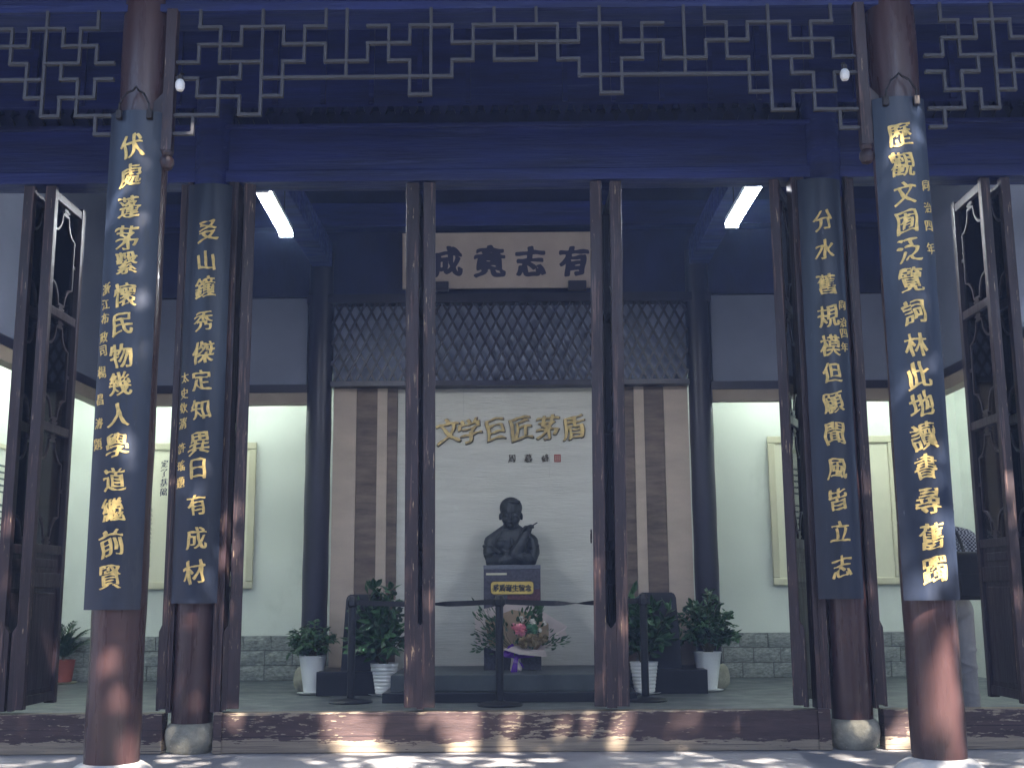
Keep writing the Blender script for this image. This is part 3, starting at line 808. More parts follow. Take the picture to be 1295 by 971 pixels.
# raised brass title
t = empty('wall_title', (-.1, 12.88, 2.6), label='raised brass calligraphy title of six characters on the plaster wall above the bust', cat='wall lettering')
for k, (ch, x) in enumerate(zip('文学巨匠茅盾', [-.788, -.551, -.261, .02, .319, .599])):
    z = 2.775 + .008 * k
    bm = brush(ch, .285, seed=200 + k, weight=.008, slant=.16, wob=.035, depth=.030)
    stand(bm, x, 12.876, z); o = obj('brass_character', bm, old_gold, t, world=True)
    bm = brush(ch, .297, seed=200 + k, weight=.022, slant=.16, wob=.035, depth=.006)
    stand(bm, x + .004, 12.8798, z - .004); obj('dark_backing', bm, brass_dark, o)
    o2 = o.children[0] if o.children else None
for o in list(COL.objects):
    if o.name.startswith('dark_backing'):
        for v in o.data.vertices: v.co -= t.location
t = empty('signature', (.1, 12.88, 2.45), label='small dark brass signature under the wall title', cat='signature')
for k, (ch, x) in enumerate(zip('周慕峰', [-.085, .10, .29])):
    obj('signature_character', stand(brush(ch, .098, seed=300 + k, weight=.004, depth=.008), x, 12.878, 2.465), brass_dark, t, world=True)
t = empty('seal', (.42, 12.878, 2.465), label='small square red seal beside the signature', cat='seal')
obj('seal_plate', B(-.036, .036, -.006, 0, -.042, .042, bevel=.003), seal_m, t)
bm = bmesh.new()
for a, b, c, d in ((-.025, .025, .022, .028), (-.025, -.018, -.03, .028), (.018, .025, -.03, .028), (-.012, .012, -.004, .004), (-.025, .025, -.030, -.024), (-.003, .003, -.02, .02)):
    box(bm, a, b, -.0075, -.0062, c, d)
obj('seal_carving', bm, beige, t)
# name board above the lattice
t = empty('name_board', (-.22, 12.62, 4.32), label='pale horizontal name board with four dark characters above the diamond lattice', cat='name board')
bm = B(-1.285, .845, 12.60, 12.64, 4.335, 4.955, bevel=.003)
for v in bm.verts: v.co.y -= (v.co.z - 4.335) * .10
obj('board', bm, paper_m, t, world=True)
for k, (ch, x) in enumerate(zip('成竟志有', [-.785, -.31, .14, .62])):
    bm = brush(ch, .34, seed=400 + k, weight=.036, slant=.03, wob=.02, narrow=.98, depth=.002)
    bm2 = stand(bm, x, 12.598, 4.635)
    for v in bm2.verts: v.co.y -= (v.co.z - 4.335) * .10
    obj('ink_character', bm2, ink, t, world=True)
for x, w in ((-.87, .10), (.655, .10)):
    obj('bracket', B(x - w, x + w, 12.545, 12.60, 4.29, 4.40, bevel=.006), inner_wood, t, world=True)
obj('side_note', B(.81, .822, 12.535, 12.5365, 4.80, 4.86), ink, t, world=True)

# ================================================================== STONE DADO
t_l = empty('stone_dado', (-4, YR, 0), label='grey stone block dado along the far wall left of the feature wall', cat='stone dado')
t_r = empty('stone_dado', (3.7, YR, 0), label='grey stone block dado along the far wall right of the feature wall', cat='stone dado')
blocks = []
for v in range(4):
    bm = B(-.5, .5, -.5, .5, -.5, .5)
    bmesh.ops.subdivide_edges(bm, edges=bm.edges, cuts=2, use_grid_fill=True)
    rr = random.Random(v)
    for q in bm.verts:
        if q.co.y < -.4:
            edge = max(abs(q.co.x), abs(q.co.z))
            q.co.y += (.14 if edge > .45 else -.10) + rr.uniform(-.12, .12)
    o = obj('stone_block', bm, block_mat); blocks.append(o.data); bpy.data.objects.remove(o)
def dado(t, xa, xb):
    obj('mortar', B(xa, xb, YR - .045, YR - .002, 0, .515), tile_joint, t, world=True)
    for c in range(3):
        x = xa - (c % 2) * .17; k = 0
        while x < xb:
            w = .345 + random.uniform(-.03, .05)
            a, b = max(xa, x), min(xb, x + w)
            if b - a > .05:
                link('stone_block', random.choice(blocks), t, ((a + b) / 2 - t.location.x, -.05 + random.uniform(-.004, .004), .088 + c * .175), scale=(b - a - .010, .05, .166))
            x += w
dado(t_l, -5.77, -2.1)
dado(t_r, 1.9, 5.37)

# ================================================================== FRAMED PANELS ON THE WALLS
def framed(name, x0, x1, z0, z1, y, label, inset=.085, fm=cream_frame, pm=poster_m):
    t = empty(name, ((x0 + x1) / 2, y, z0), label=label, cat='framed panel')
    d = .06
    obj('backing', B(x0 + .01, x1 - .01, y - .02, y, z0 + .01, z1 - .01), fm, t, world=True)
    for a, b, c, e in ((x0, x1, z1 - inset, z1), (x0, x1, z0, z0 + inset), (x0, x0 + inset, z0 + inset + .001, z1 - inset - .001), (x1 - inset, x1, z0 + inset + .001, z1 - inset - .001)):
        obj('frame_bar', B(a, b, y - d, y - .018, c, e, bevel=.012), fm, t, world=True)
    obj('printed_sheet', B(x0 + inset, x1 - inset, y - .03, y - .021, z0 + inset, z1 - inset), pm, t, world=True)
    return t
def column_text(t, chars, x, z, pitch_, size, y, mat=ink, name='printed_text', **k):
    bm = bmesh.new()
    for i, ch in enumerate(chars):
        b = brush(ch, size, seed=500 + i, weight=.0, depth=.0, **k); stand(b, x, y, z - i * pitch_)
        tmp = bpy.data.meshes.new('t'); b.to_mesh(tmp); b.free(); bm.from_mesh(tmp); bpy.data.meshes.remove(tmp)
    return obj(name, bm, mat, t, world=True)
t = framed('framed_panel', -4.63, -3.225, 1.075, 2.845, YR - .001, 'cream framed wall panel with vertical lettering behind the left columns')
column_text(t, '定了基础', -4.35, 2.59, .115, .10, YR - .034)
column_text(t, '茅盾在学校读书时的作文原稿', -4.49, 2.02, .055, .042, YR - .034, grey_ink)
column_text(t, '文学之路', -3.50, 2.59, .115, .09, YR - .034, grey_ink)
t = framed('framed_panel', 3.035, 4.585, 1.075, 2.870, YR - .001, 'cream framed wall panel behind the right inner column')
column_text(t, '少年时代', 3.385, 2.35, .17, .10, YR - .034, grey_ink)
# printed boards on the alcove side walls
def side_board(x, s, label):
    t = empty('information_board', (x, 11.3, .9), label=label, cat='information board')
    y0, y1, z0, z1 = 9.2, 13.4, .95, 2.62
    obj('sheet', B(min(x, x + s * .03), max(x, x + s * .03), y0, y1, z0, z1), poster_w, t, world=True)
    f = .05
    for a, b, c, d in ((y0 - f, y1 + f, z1, z1 + f), (y0 - f, y1 + f, z0 - f, z0), (y0 - f, y0, z0, z1), (y1, y1 + f, z0, z1)):
        obj('frame_bar', B(min(x, x + s * .045), max(x, x + s * .045), a + .001, b - .001, c, d), cream_frame, t, world=True)
    bm = bmesh.new(); rr = random.Random(3)
    for c in range(6):
        for k in range(20):
            z = 2.42 - k * .072
            if rr.random() < .1: continue
            a = 9.35 + c * .68
            box(bm, min(x + s * .031, x + s * .033), max(x + s * .031, x + s * .033), a, a + rr.uniform(.3, .55), z, z + .022)
    obj('printed_lines', bm, grey_ink, t, world=True)
side_board(-5.779, 1, 'white information board with printed lines on the left alcove wall')
side_board(5.379, -1, 'white information board with printed lines on the right alcove wall')

# ================================================================== LAMPS
def strip_lamp(x, y0, z, label, tm=tube_m, L_=1.2, tilt=0):
    t = empty('tube_lamp', (x, y0, z), rz=tilt, label=label, cat='strip light')
    obj('batten', B(-.055, .055, 0, L_, .03, .075, bevel=.008), white_metal, t)
    for s in (-1, 1):
        obj('tube', tube(bmesh.new(), [(s * .032, .03, 0), (s * .032, L_ - .03, 0)], .019, 12), tm, t, smooth=True)
    for y in (0, L_ - .03):
        obj('end_holder', B(-.06, .06, y, y + .03, -.026, .03, bevel=.004), white_metal, t)
    for y in (.15, L_ - .15):
        obj('suspension_rod', tube(bmesh.new(), [(0, y, .075), (0, y, .9)], .005), iron, t)
    return t
strip_lamp(-2.01, 8.75, 4.13, 'lit fluorescent strip light hanging left of the name board', tilt=.03)
strip_lamp(1.90, 8.75, 4.18, 'lit fluorescent strip light hanging right of the name board', tilt=.01)
# lamps hidden behind the alcove headers; their light is what brightens the alcove walls
def cove(x0, x1, y, z, label, along='x'):
    t = empty('alcove_lamp', ((x0 + x1) / 2, y, z), label=label, cat='strip light')
    if along == 'x':
        obj('tube', tube(bmesh.new(), [(x0, y, z), (x1, y, z)], .02, 10), cove_m, t, world=True, smooth=True)
        obj('batten', B(x0, x1, y - .04, y + .04, z + .03, z + .07), white_metal, t, world=True)
    return t
cove(-5.5, -2.6, YR - .75, 3.45, 'fluorescent strip light above the left far alcove wall')
cove(2.4, 5.1, YR - .75, 3.45, 'fluorescent strip light above the right far alcove wall')
for x, lab in ((-5.25, 'left'), (4.95, 'right')):
    t = empty('alcove_lamp', (x, 10.8, 3.45), label='fluorescent strip light along the %s side alcove' % lab, cat='strip light')
    obj('tube', tube(bmesh.new(), [(x, 8.6, 3.45), (x, 13.2, 3.45)], .02, 10), cove_m, t, world=True, smooth=True)
    obj('batten', B(x - .04, x + .04, 8.6, 13.2, 3.48, 3.52), white_metal, t, world=True)
# small white cameras under the eave lattice
for x, z, rz, lab in ((-1.883, 3.808, .3, 'small white lamp hanging from the lattice near the left front column'), (1.832, 3.833, -.3, 'small white lamp hanging from the lattice near the right front column')):
    t = empty('eave_lamp', (x, 6.14, z), label=lab, cat='small lamp')
    obj('lamp_head', lathe(bmesh.new(), [(.004, -.034), (.018, -.03), (.026, -.012), (.026, .014), (.018, .03), (.010, .036)], seg=20), white_metal, t, smooth=True)
    obj('bracket', tube(bmesh.new(), [(0, 0, .036), (0, 0, .07), (.0, .05, .09)], .006), iron, t)
    obj('holder', lathe(bmesh.new(), [(.012, .034), (.016, .04), (.016, .058), (.01, .062)], seg=16), iron, t, smooth=True)

# ================================================================== PODIUM, PEDESTAL, BUST
t = empty('podium', (-.08, 11.25, 0), label='low black two-step podium under the bust pedestal', cat='podium')
obj('lower_step', B(-1.30, 1.08, 11.25, 12.87, 0, .09, bevel=.006), black_plinth, t, world=True)
obj('upper_step', B(-1.24, 1.02, 11.42, 12.87, .0905, .24, bevel=.006), M('slate_podium_top', (.05, .062, .068), .5), t, world=True)
for a, b, lab in ((-2.06, -1.32, 'black plinth under the stone strips left of the podium'), (1.10, 1.87, 'black plinth under the stone strips right of the podium')):
    tag(obj('plinth', B(a, b, 12.08, 12.825, .001, .235, bevel=.006), black_plinth), lab, 'plinth')
t = empty('pedestal', (-.085, 12.35, .24), label='polished dark granite pedestal carrying the bust, with a gold name plaque', cat='pedestal')
obj('shaft', B(-.29, .29, -.25, .25, .0, 1.0, bevel=.004), granite, t)
obj('top_slab', B(-.292, .292, -.255, .255, 1.001, 1.045, bevel=.004), granite_top, t)
obj('reflection_patch', B(-.05, .286, -.2535, -.2505, .55, .80), reflection_red, t)  # red patch paints a reflection onto the polished face
def rounded(w, h, r, y0, y1):
    pts = []
    for cx, cz, a0 in ((w - r, h - r, 0), (-w + r, h - r, 90), (-w + r, -h + r, 180), (w - r, -h + r, 270)):
        for k in range(5):
            a = R(a0 + k * 22.5); pts.append((cx + r * math.cos(a), cz + r * math.sin(a)))
    return prism(bmesh.new(), pts, 'y', y0, y1)
pl = obj('plaque', rounded(.215, .062, .03, -.266, -.2505), plaque_gold, t); pl.location = (.0, 0, .815)
b = obj('plaque_border', rounded(.222, .069, .033, -.262, -.2502), brass_dark, t); b.location = (0, 0, .815)
for k, ch in enumerate('茅盾诞生留念'):
    bm = brush(ch, .072, seed=600 + k, weight=.03, slant=.03, depth=.003)
    stand(bm, -.165 + k * .066, -.2665, 0); obj('plaque_character', bm, black_plinth, pl)
obj('small_label', B(-.265, -.055, -.2525, -.2502, .945, .965), cream_frame, t)

def bust():
    t = empty('bust', (-.095, 12.36, 1.2865), label='dark bronze bust of a man with crossed arm, raised hand holding a cigarette', cat='bust')
    bm = bmesh.new()
    E_ = lambda c, r, rot=None: ellipsoid(bm, c, r, rot)
    E_((0, .02, .560), (.104, .125, .125))              # skull
    E_((0, -.005, .500), (.094, .105, .110)); E_((0, -.025, .450), (.076, .085, .070))   # face and jaw
    E_((0, -.080, .405), (.036, .030, .028))            # chin
    limb(bm, [(0, -.108, .520), (0, -.122, .478)], [.011, .018], sub=1); E_((0, -.120, .468), (.024, .016, .012))   # nose
    for s in (-1, 1):
        E_((s * .042, -.098, .532), (.032, .014, .009)) # brow
        E_((s * .042, -.096, .508), (.020, .010, .009)) # eyelids
        E_((s * .106, .01, .500), (.012, .024, .036))   # ears
        E_((s * .052, -.072, .465), (.034, .030, .032)) # cheeks
        limb(bm, [(s * .050, .01, .37), (s * .13, .01, .315), (s * .205, .015, .245)], [.058, .062, .078])
    E_((0, -.106, .442), (.030, .012, .007)); E_((0, -.104, .431), (.025, .012, .007))   # lips
    E_((0, .035, .590), (.112, .125, .108)); E_((.03, -.050, .640), (.066, .050, .030))   # combed hair
    limb(bm, [(0, .01, .28), (0, .0, .43)], [.080, .076])
    bmesh.ops.scale(bm, vec=(1.08, 1.05, 1.06), space=Matrix.Translation((0, 0, -.40)), verts=[v for v in bm.verts if v.co.z > .385 and abs(v.co.x) < .13])
    E_((0, .02, .14), (.215, .135, .21)); E_((0, .0, .0), (.20, .13, .10)); E_((0, -.02, .23), (.17, .11, .11))
    # jacket: stand collar, lapels, placket and a full front
    ring = [(.088 * math.cos(k * .5236), -.005 + .080 * math.sin(k * .5236), .375 - .035 * max(0, -math.sin(k * .5236))) for k in range(13)]
    limb(bm, ring, [.024] * 13, sub=1)
    for s in (-1, 1):
        for u in range(5):
            E_((s * (.075 - .012 * u), -.075 - .012 * u, .345 - .024 * u), (.040, .016, .026), Matrix.Rotation(s * .6, 3, 'Y'))
        limb(bm, [(s * .15, -.02, .325), (s * .235, -.03, .20)], [.020, .012], sub=1)
    E_((0, -.060, .215), (.165, .080, .150))
    limb(bm, [(.004, -.135, .27), (.006, -.150, .16)], [.012, .014], sub=1)
    E_((-.10, -.115, .215), (.045, .022, .050)); limb(bm, [(-.14, -.122, .255), (-.06, -.132, .250)], [.010, .010], sub=1)
    # viewer-left arm: shoulder, elbow low, forearm lying across the chest
    limb(bm, [(-.205, .01, .245), (-.222, -.01, .14), (-.195, -.05, .04)], [.080, .074, .066])
    limb(bm, [(-.195, -.05, .04), (-.09, -.14, .04), (.09, -.165, .085)], [.074, .070, .060])
    # viewer-right arm: shoulder, elbow, forearm raised towards the shoulder
    limb(bm, [(.205, .01, .245), (.228, -.02, .14), (.200, -.07, .05)], [.080, .074, .066])
    limb(bm, [(.200, -.07, .05), (.12, -.15, .06), (.05, -.17, .09)], [.070, .070, .062])
    limb(bm, [(.04, -.16, .10), (.10, -.165, .20), (.150, -.150, .315)], [.072, .062, .042])
    # sleeve folds
    for (p, q) in (((-.285, -.03, .20), (-.20, -.08, .20)), ((-.27, -.05, .10), (-.18, -.12, .13)), ((.28, -.04, .20), (.20, -.09, .17)), ((.06, -.19, .20), (.13, -.20, .27)), ((.05, -.21, .15), (.14, -.20, .20)), ((-.05, -.18, .10), (.04, -.20, .05)), ((-.26, -.05, .15), (-.19, -.10, .09)), ((-.22, -.08, .07), (-.14, -.15, .07)), ((.25, -.07, .15), (.18, -.12, .09)), ((-.10, -.10, .17), (-.02, -.14, .11)),
                   ((.02, -.19, .13), (.11, -.20, .17)), ((-.12, -.13, -.01), (.02, -.17, .02)), ((-.19, -.07, .17), (-.11, -.12, .12))):
        limb(bm, [p, q], [.019, .012], sub=1)
    # hand on the forearm
    E_((.125, -.195, .085), (.045, .026, .034))
    for k in range(4): limb(bm, [(.15, -.200, .105 - k * .019), (.185, -.185, .100 - k * .019), (.205, -.155, .098 - k * .018)], [.012, .011, .009], sub=1)
    # raised hand
    E_((.160, -.155, .360), (.040, .030, .046))
    limb(bm, [(.175, -.165, .392), (.205, -.180, .405), (.232, -.180, .398)], [.013, .0115, .010], sub=1)     # index
    limb(bm, [(.180, -.160, .380), (.212, -.178, .388), (.236, -.180, .380)], [.013, .012, .010], sub=1)      # middle
    limb(bm, [(.182, -.158, .362), (.210, -.178, .362), (.205, -.190, .345)], [.013, .012, .010], sub=1)      # ring
    limb(bm, [(.180, -.155, .344), (.202, -.172, .338), (.194, -.184, .325)], [.011, .010, .009], sub=1)      # little
    limb(bm, [(.138, -.170, .350), (.150, -.192, .378), (.176, -.200, .392)], [.014, .012, .010], sub=1)      # thumb
    fused('figure', bm, bronze, t, voxel=.0058, smooth_it=2, cut_z=0.0)
    bm = tube(bmesh.new(), [(.205, -.190, .390), (.275, -.205, .432)], .0065, 10)
    obj('cigarette', bm, bronze, t, smooth=True)
    for k in range(3):
        obj('button', lathe(bmesh.new(), [(.011, 0), (.011, .006), (.006, .008)], seg=12), bronze, t, smooth=True)
        o = COL.objects[-1]; o.location = (.005, -.150 - .006 * k, .25 - k * .050); o.rotation_euler.x = R(90)
    # spectacles
    return t
bust()

# ================================================================== STANCHIONS AND BELTS
def stanchion(x, y, label, first=[None]):
    if first[0] is None:
        t = empty('stanchion', (x, y, 0), label=label, cat='belt stanchion', group='black belt stanchions in front of the podium')
        obj('base', lathe(bmesh.new(), [(.205, 0), (.208, .012), (.19, .024), (.08, .036), (.045, .045)], seg=40), black_plastic, t, smooth=True)
        obj('post', lathe(bmesh.new(), [(.036, .04), (.036, .90)], seg=24), black_plastic, t, smooth=True)
        obj('belt_head', lathe(bmesh.new(), [(.038, .88), (.046, .89), (.046, .955), (.040, .965), (.036, .98), (.01, .985)], seg=24), black_plastic, t, smooth=True)
        for a in range(4):
            o = obj('belt_clip', B(.040, .056, -.024, .024, .895, .950, bevel=.003), black_plastic, t); o.rotation_euler.z = a * math.pi / 2
        first[0] = t; index_kids(t)
    else:
        t = copy_tree(first[0]); t.location = (x, y, 0); t['label'] = label
    return t
S1 = (-1.605, 11.34); S2 = (-.196, 10.95); S3 = (1.165, 11.33)
stanchion(*S1, 'black belt stanchion on the left, in front of the ribbed white pot')
stanchion(*S2, 'black belt stanchion standing in the middle in front of the bust')
stanchion(*S3, 'black belt stanchion on the right, beside the folded door pair')
def belt(p, q, label, tw=1, sag=.02):
    bm = bmesh.new(); n = 28; prev = None
    p, q = Vector(p), Vector(q); d = (q - p).normalized(); side = Vector((-d.y, d.x, 0))
    for i in range(n + 1):
        u = i / n; c = p.lerp(q, u); c.z -= sag * 4 * u * (1 - u)
        a = tw * math.pi * max(0, min(1, (u - .35) / .35))
        w = Vector((0, 0, 1)) * math.cos(a) + side * math.sin(a); nrm = d.cross(w)
        pts = [c + w * .024 + nrm * .001, c - w * .024 + nrm * .001, c - w * .024 - nrm * .001, c + w * .024 - nrm * .001]
        cur = [bm.verts.new(x) for x in pts]
        if prev:
            for k in range(4): bm.faces.new((prev[k], prev[(k + 1) % 4], cur[(k + 1) % 4], cur[k]))
        prev = cur
    t = obj('retractable_belt', bm, black_belt, None, smooth=True)
    return tag(t, label, 'belt')
belt((S1[0] + .05, S1[1], .925), (S2[0] - .05, S2[1], .925), 'black retractable belt between the left and middle stanchions')
belt((S2[0] + .05, S2[1], .925), (S3[0] - .05, S3[1], .925), 'black retractable belt between the middle and right stanchions')

# ================================================================== POTS AND PLANTS
def leaf_at(bm, p, d, L_, w, roll=0., fold=.25):
    d = d.normalized(); up = Vector((0, 0, 1)) if abs(d.z) < .95 else Vector((1, 0, 0))
    s = d.cross(up).normalized(); n = s.cross(d)
    c, s_ = math.cos(roll), math.sin(roll)
    s, n = s * c + n * s_, n * c - s * s_
    pts = [p, p + d * L_ * .35 + s * w * .5 - n * w * fold, p + d * L_ * .75 + s * w * .36 - n * w * fold, p + d * L_ - n * w * .3,
           p + d * L_ * .75 - s * w * .36 - n * w * fold, p + d * L_ * .35 - s * w * .5 - n * w * fold, p + d * L_ * .5]
    v = [bm.verts.new(q) for q in pts]
    bm.faces.new((v[0], v[1], v[2], v[6])); bm.faces.new((v[6], v[2], v[3])); bm.faces.new((v[6], v[3], v[4])); bm.faces.new((v[0], v[6], v[4], v[5]))
def bushy(t, z0, h, rx, n_br, per, L_, w, seed, mat=leaf_a, up=.5, droop=.5):
    """shrub: branches fan out of the pot, leaves along them"""
    rr = random.Random(seed); bl = bmesh.new(); bs = bmesh.new()
    for b in range(n_br):
        az = rr.uniform(0, 2 * math.pi); out = rr.uniform(.15, 1) ** .7
        top = Vector((math.cos(az) * rx * out, math.sin(az) * rx * out * .8, z0 + h * rr.uniform(.35, 1) * (1 - .45 * out ** 2) + (0)))
        base = Vector((rr.uniform(-.03, .03), rr.uniform(-.03, .03), z0 - .03))
        mid = base.lerp(top, .5) + Vector((0, 0, h * .16))
        pts = []
        for k in range(7):
            u = k / 6
            pts.append(base * (1 - u) ** 2 + mid * 2 * u * (1 - u) + top * u * u - Vector((0, 0, droop * .06 * u ** 3)))
        tube(bs, pts, .006, 5, r1=.002)
        for k in range(per):
            u = rr.uniform(.28, 1.0); i = min(5, int(u * 6)); p = pts[i].lerp(pts[i + 1], u * 6 - i)
            d = (pts[i + 1] - pts[i]).normalized() * .6 + Vector((rr.uniform(-1, 1), rr.uniform(-1, 1), rr.uniform(-.9, up)))
            leaf_at(bl, p, d, L_ * rr.uniform(.7, 1.2), w * rr.uniform(.8, 1.2), rr.uniform(-.8, .8))
    tag(obj('stems', bs, stem_m, t), kind=None)
    tag(obj('foliage', bl, mat, t), kind='stuff')
def pot_profile(rb, rt, h): return [(rb * .9, 0), (rb, .006), (rb + (rt - rb) * .5, h * .5), (rt, h - .01), (rt + .004, h - .004), (rt, h), (rt - .014, h), (rt - .018, h - .03), (rt * .5, h - .035), (.005, h - .035)]
def tall_pot(x, y, rb, rt, h, label, ribs=0, mat=white_pot, saucer=True, sm=None):
    t = empty('potted_plant', (x, y, 0), label=label, cat='potted plant')
    if ribs:
        pr = [(rb * .95, .018)]
        for k in range(ribs):
            za = .02 + (h - .03) * k / ribs; zb = .02 + (h - .03) * (k + 1) / ribs
            for u in (0.0, .25, .5, .75, .97):
                z = za + (zb - za) * u; r = rb + (rt - rb) * (z / h)
                pr.append((r + .006 * math.sin(math.pi * u), z))
        pr += [(rt + .006, h - .01), (rt + .006, h), (rt - .012, h), (rt - .016, h - .03), (.005, h - .032)]
    else:
        pr = [(r, z + .018) for r, z in pot_profile(rb, rt, h - .018)]
    obj('pot', lathe(bmesh.new(), pr, seg=48), mat, t, smooth=True)
    obj('soil', lathe(bmesh.new(), [(rt - .02, h - .028), (rt * .5, h - .020), (.004, h - .018)], seg=24), soil, t)
    if saucer:
        obj('saucer', lathe(bmesh.new(), [(rb + .03, 0), (rb + .065, .014), (rb + .066, .018), (rb + .02, .012), (.01, .012)], seg=40), sm or mat, t, smooth=True)
    return t
t = tall_pot(-2.14, 12.32, .088, .138, .385, 'weeping green shrub in a tall plain white pot, left of the left stanchion')
bushy(t, .37, .50, .30, 44, 20, .075, .034, 11, droop=1.6, up=.1)
t = tall_pot(1.925, 12.40, .088, .142, .395, 'bushy green shrub in a tall plain white pot, right of the feature wall')
bushy(t, .38, .74, .33, 56, 22, .082, .040, 12, droop=.8)
t = tall_pot(-1.385, 12.15, .098, .138, .315, 'broad-leaved plant in a ribbed white pot, beside the left stanchion', ribs=8)
bushy(t, .30, .86, .40, 34, 16, .15, .072, 13, up=.8, droop=.2)
t = tall_pot(1.235, 12.1, .098, .138, .315, 'broad-leaved plant in a ribbed white pot, hidden behind the right stanchion', ribs=8)
bushy(t, .30, .80, .36, 30, 16, .15, .070, 14, up=.8, droop=.2)
# feathery palm in the red pot
t = tall_pot(-5.36, 14.02, .105, .135, .27, 'feathery palm in a red clay pot by the far left wall', mat=red_pot, sm=cream_frame)
rr = random.Random(5); bl = bmesh.new(); bs = bmesh.new()
for b in range(26):
    az = rr.uniform(0, 2 * math.pi); out = rr.uniform(.12, .40); hh = rr.uniform(.25, .62) * (1.1 - out)
    pts = []
    for k in range(9):
        u = k / 8
        pts.append(Vector((math.cos(az) * out * u ** 1.3, math.sin(az) * out * u ** 1.3 * .6, .25 + hh * (1.6 * u - .75 * u * u))))
    tube(bs, pts, .005, 5, r1=.0015)
    for k in range(2, 9):
        d0 = (pts[k] - pts[k - 1]).normalized(); s = d0.cross(Vector((0, 0, 1))).normalized()
        for sg in (-1, 1):
            for q in (0, .5):
                leaf_at(bl, pts[k - 1].lerp(pts[k], q), d0 * .8 + s * sg * .8 + Vector((0, 0, rr.uniform(-.3, .2))), .115 * (1.2 - k / 12), .020, 0)
obj('stems', bs, stem_m, t); tag(obj('foliage', bl, leaf_b, t), kind='stuff')

# tall black box stands behind the ribbed pots
for x, sg, lab in ((-1.62, -1, 'left'), (1.42, 1, 'right')):
    t = empty('box_stand', (x, 12.42, 0), label='tall black tapered box stand behind the %s ribbed pot' % lab, cat='box stand')
    w0, w1, h = .235, .18, 1.0
    bm = prism(bmesh.new(), [(-w0, .03), (w0, .03), (w1, h - .04), (w1 - .03, h), (-w1 + .03, h), (-w1, h - .04)], 'y', -.16, .16)
    bmesh.ops.bevel(bm, geom=bm.edges[:], offset=.01, segments=2, affect='EDGES')
    obj('body', bm, black_plastic, t)
    obj('foot', B(-.25, .25, -.19, .17, 0, .03, bevel=.006), black_plastic, t)

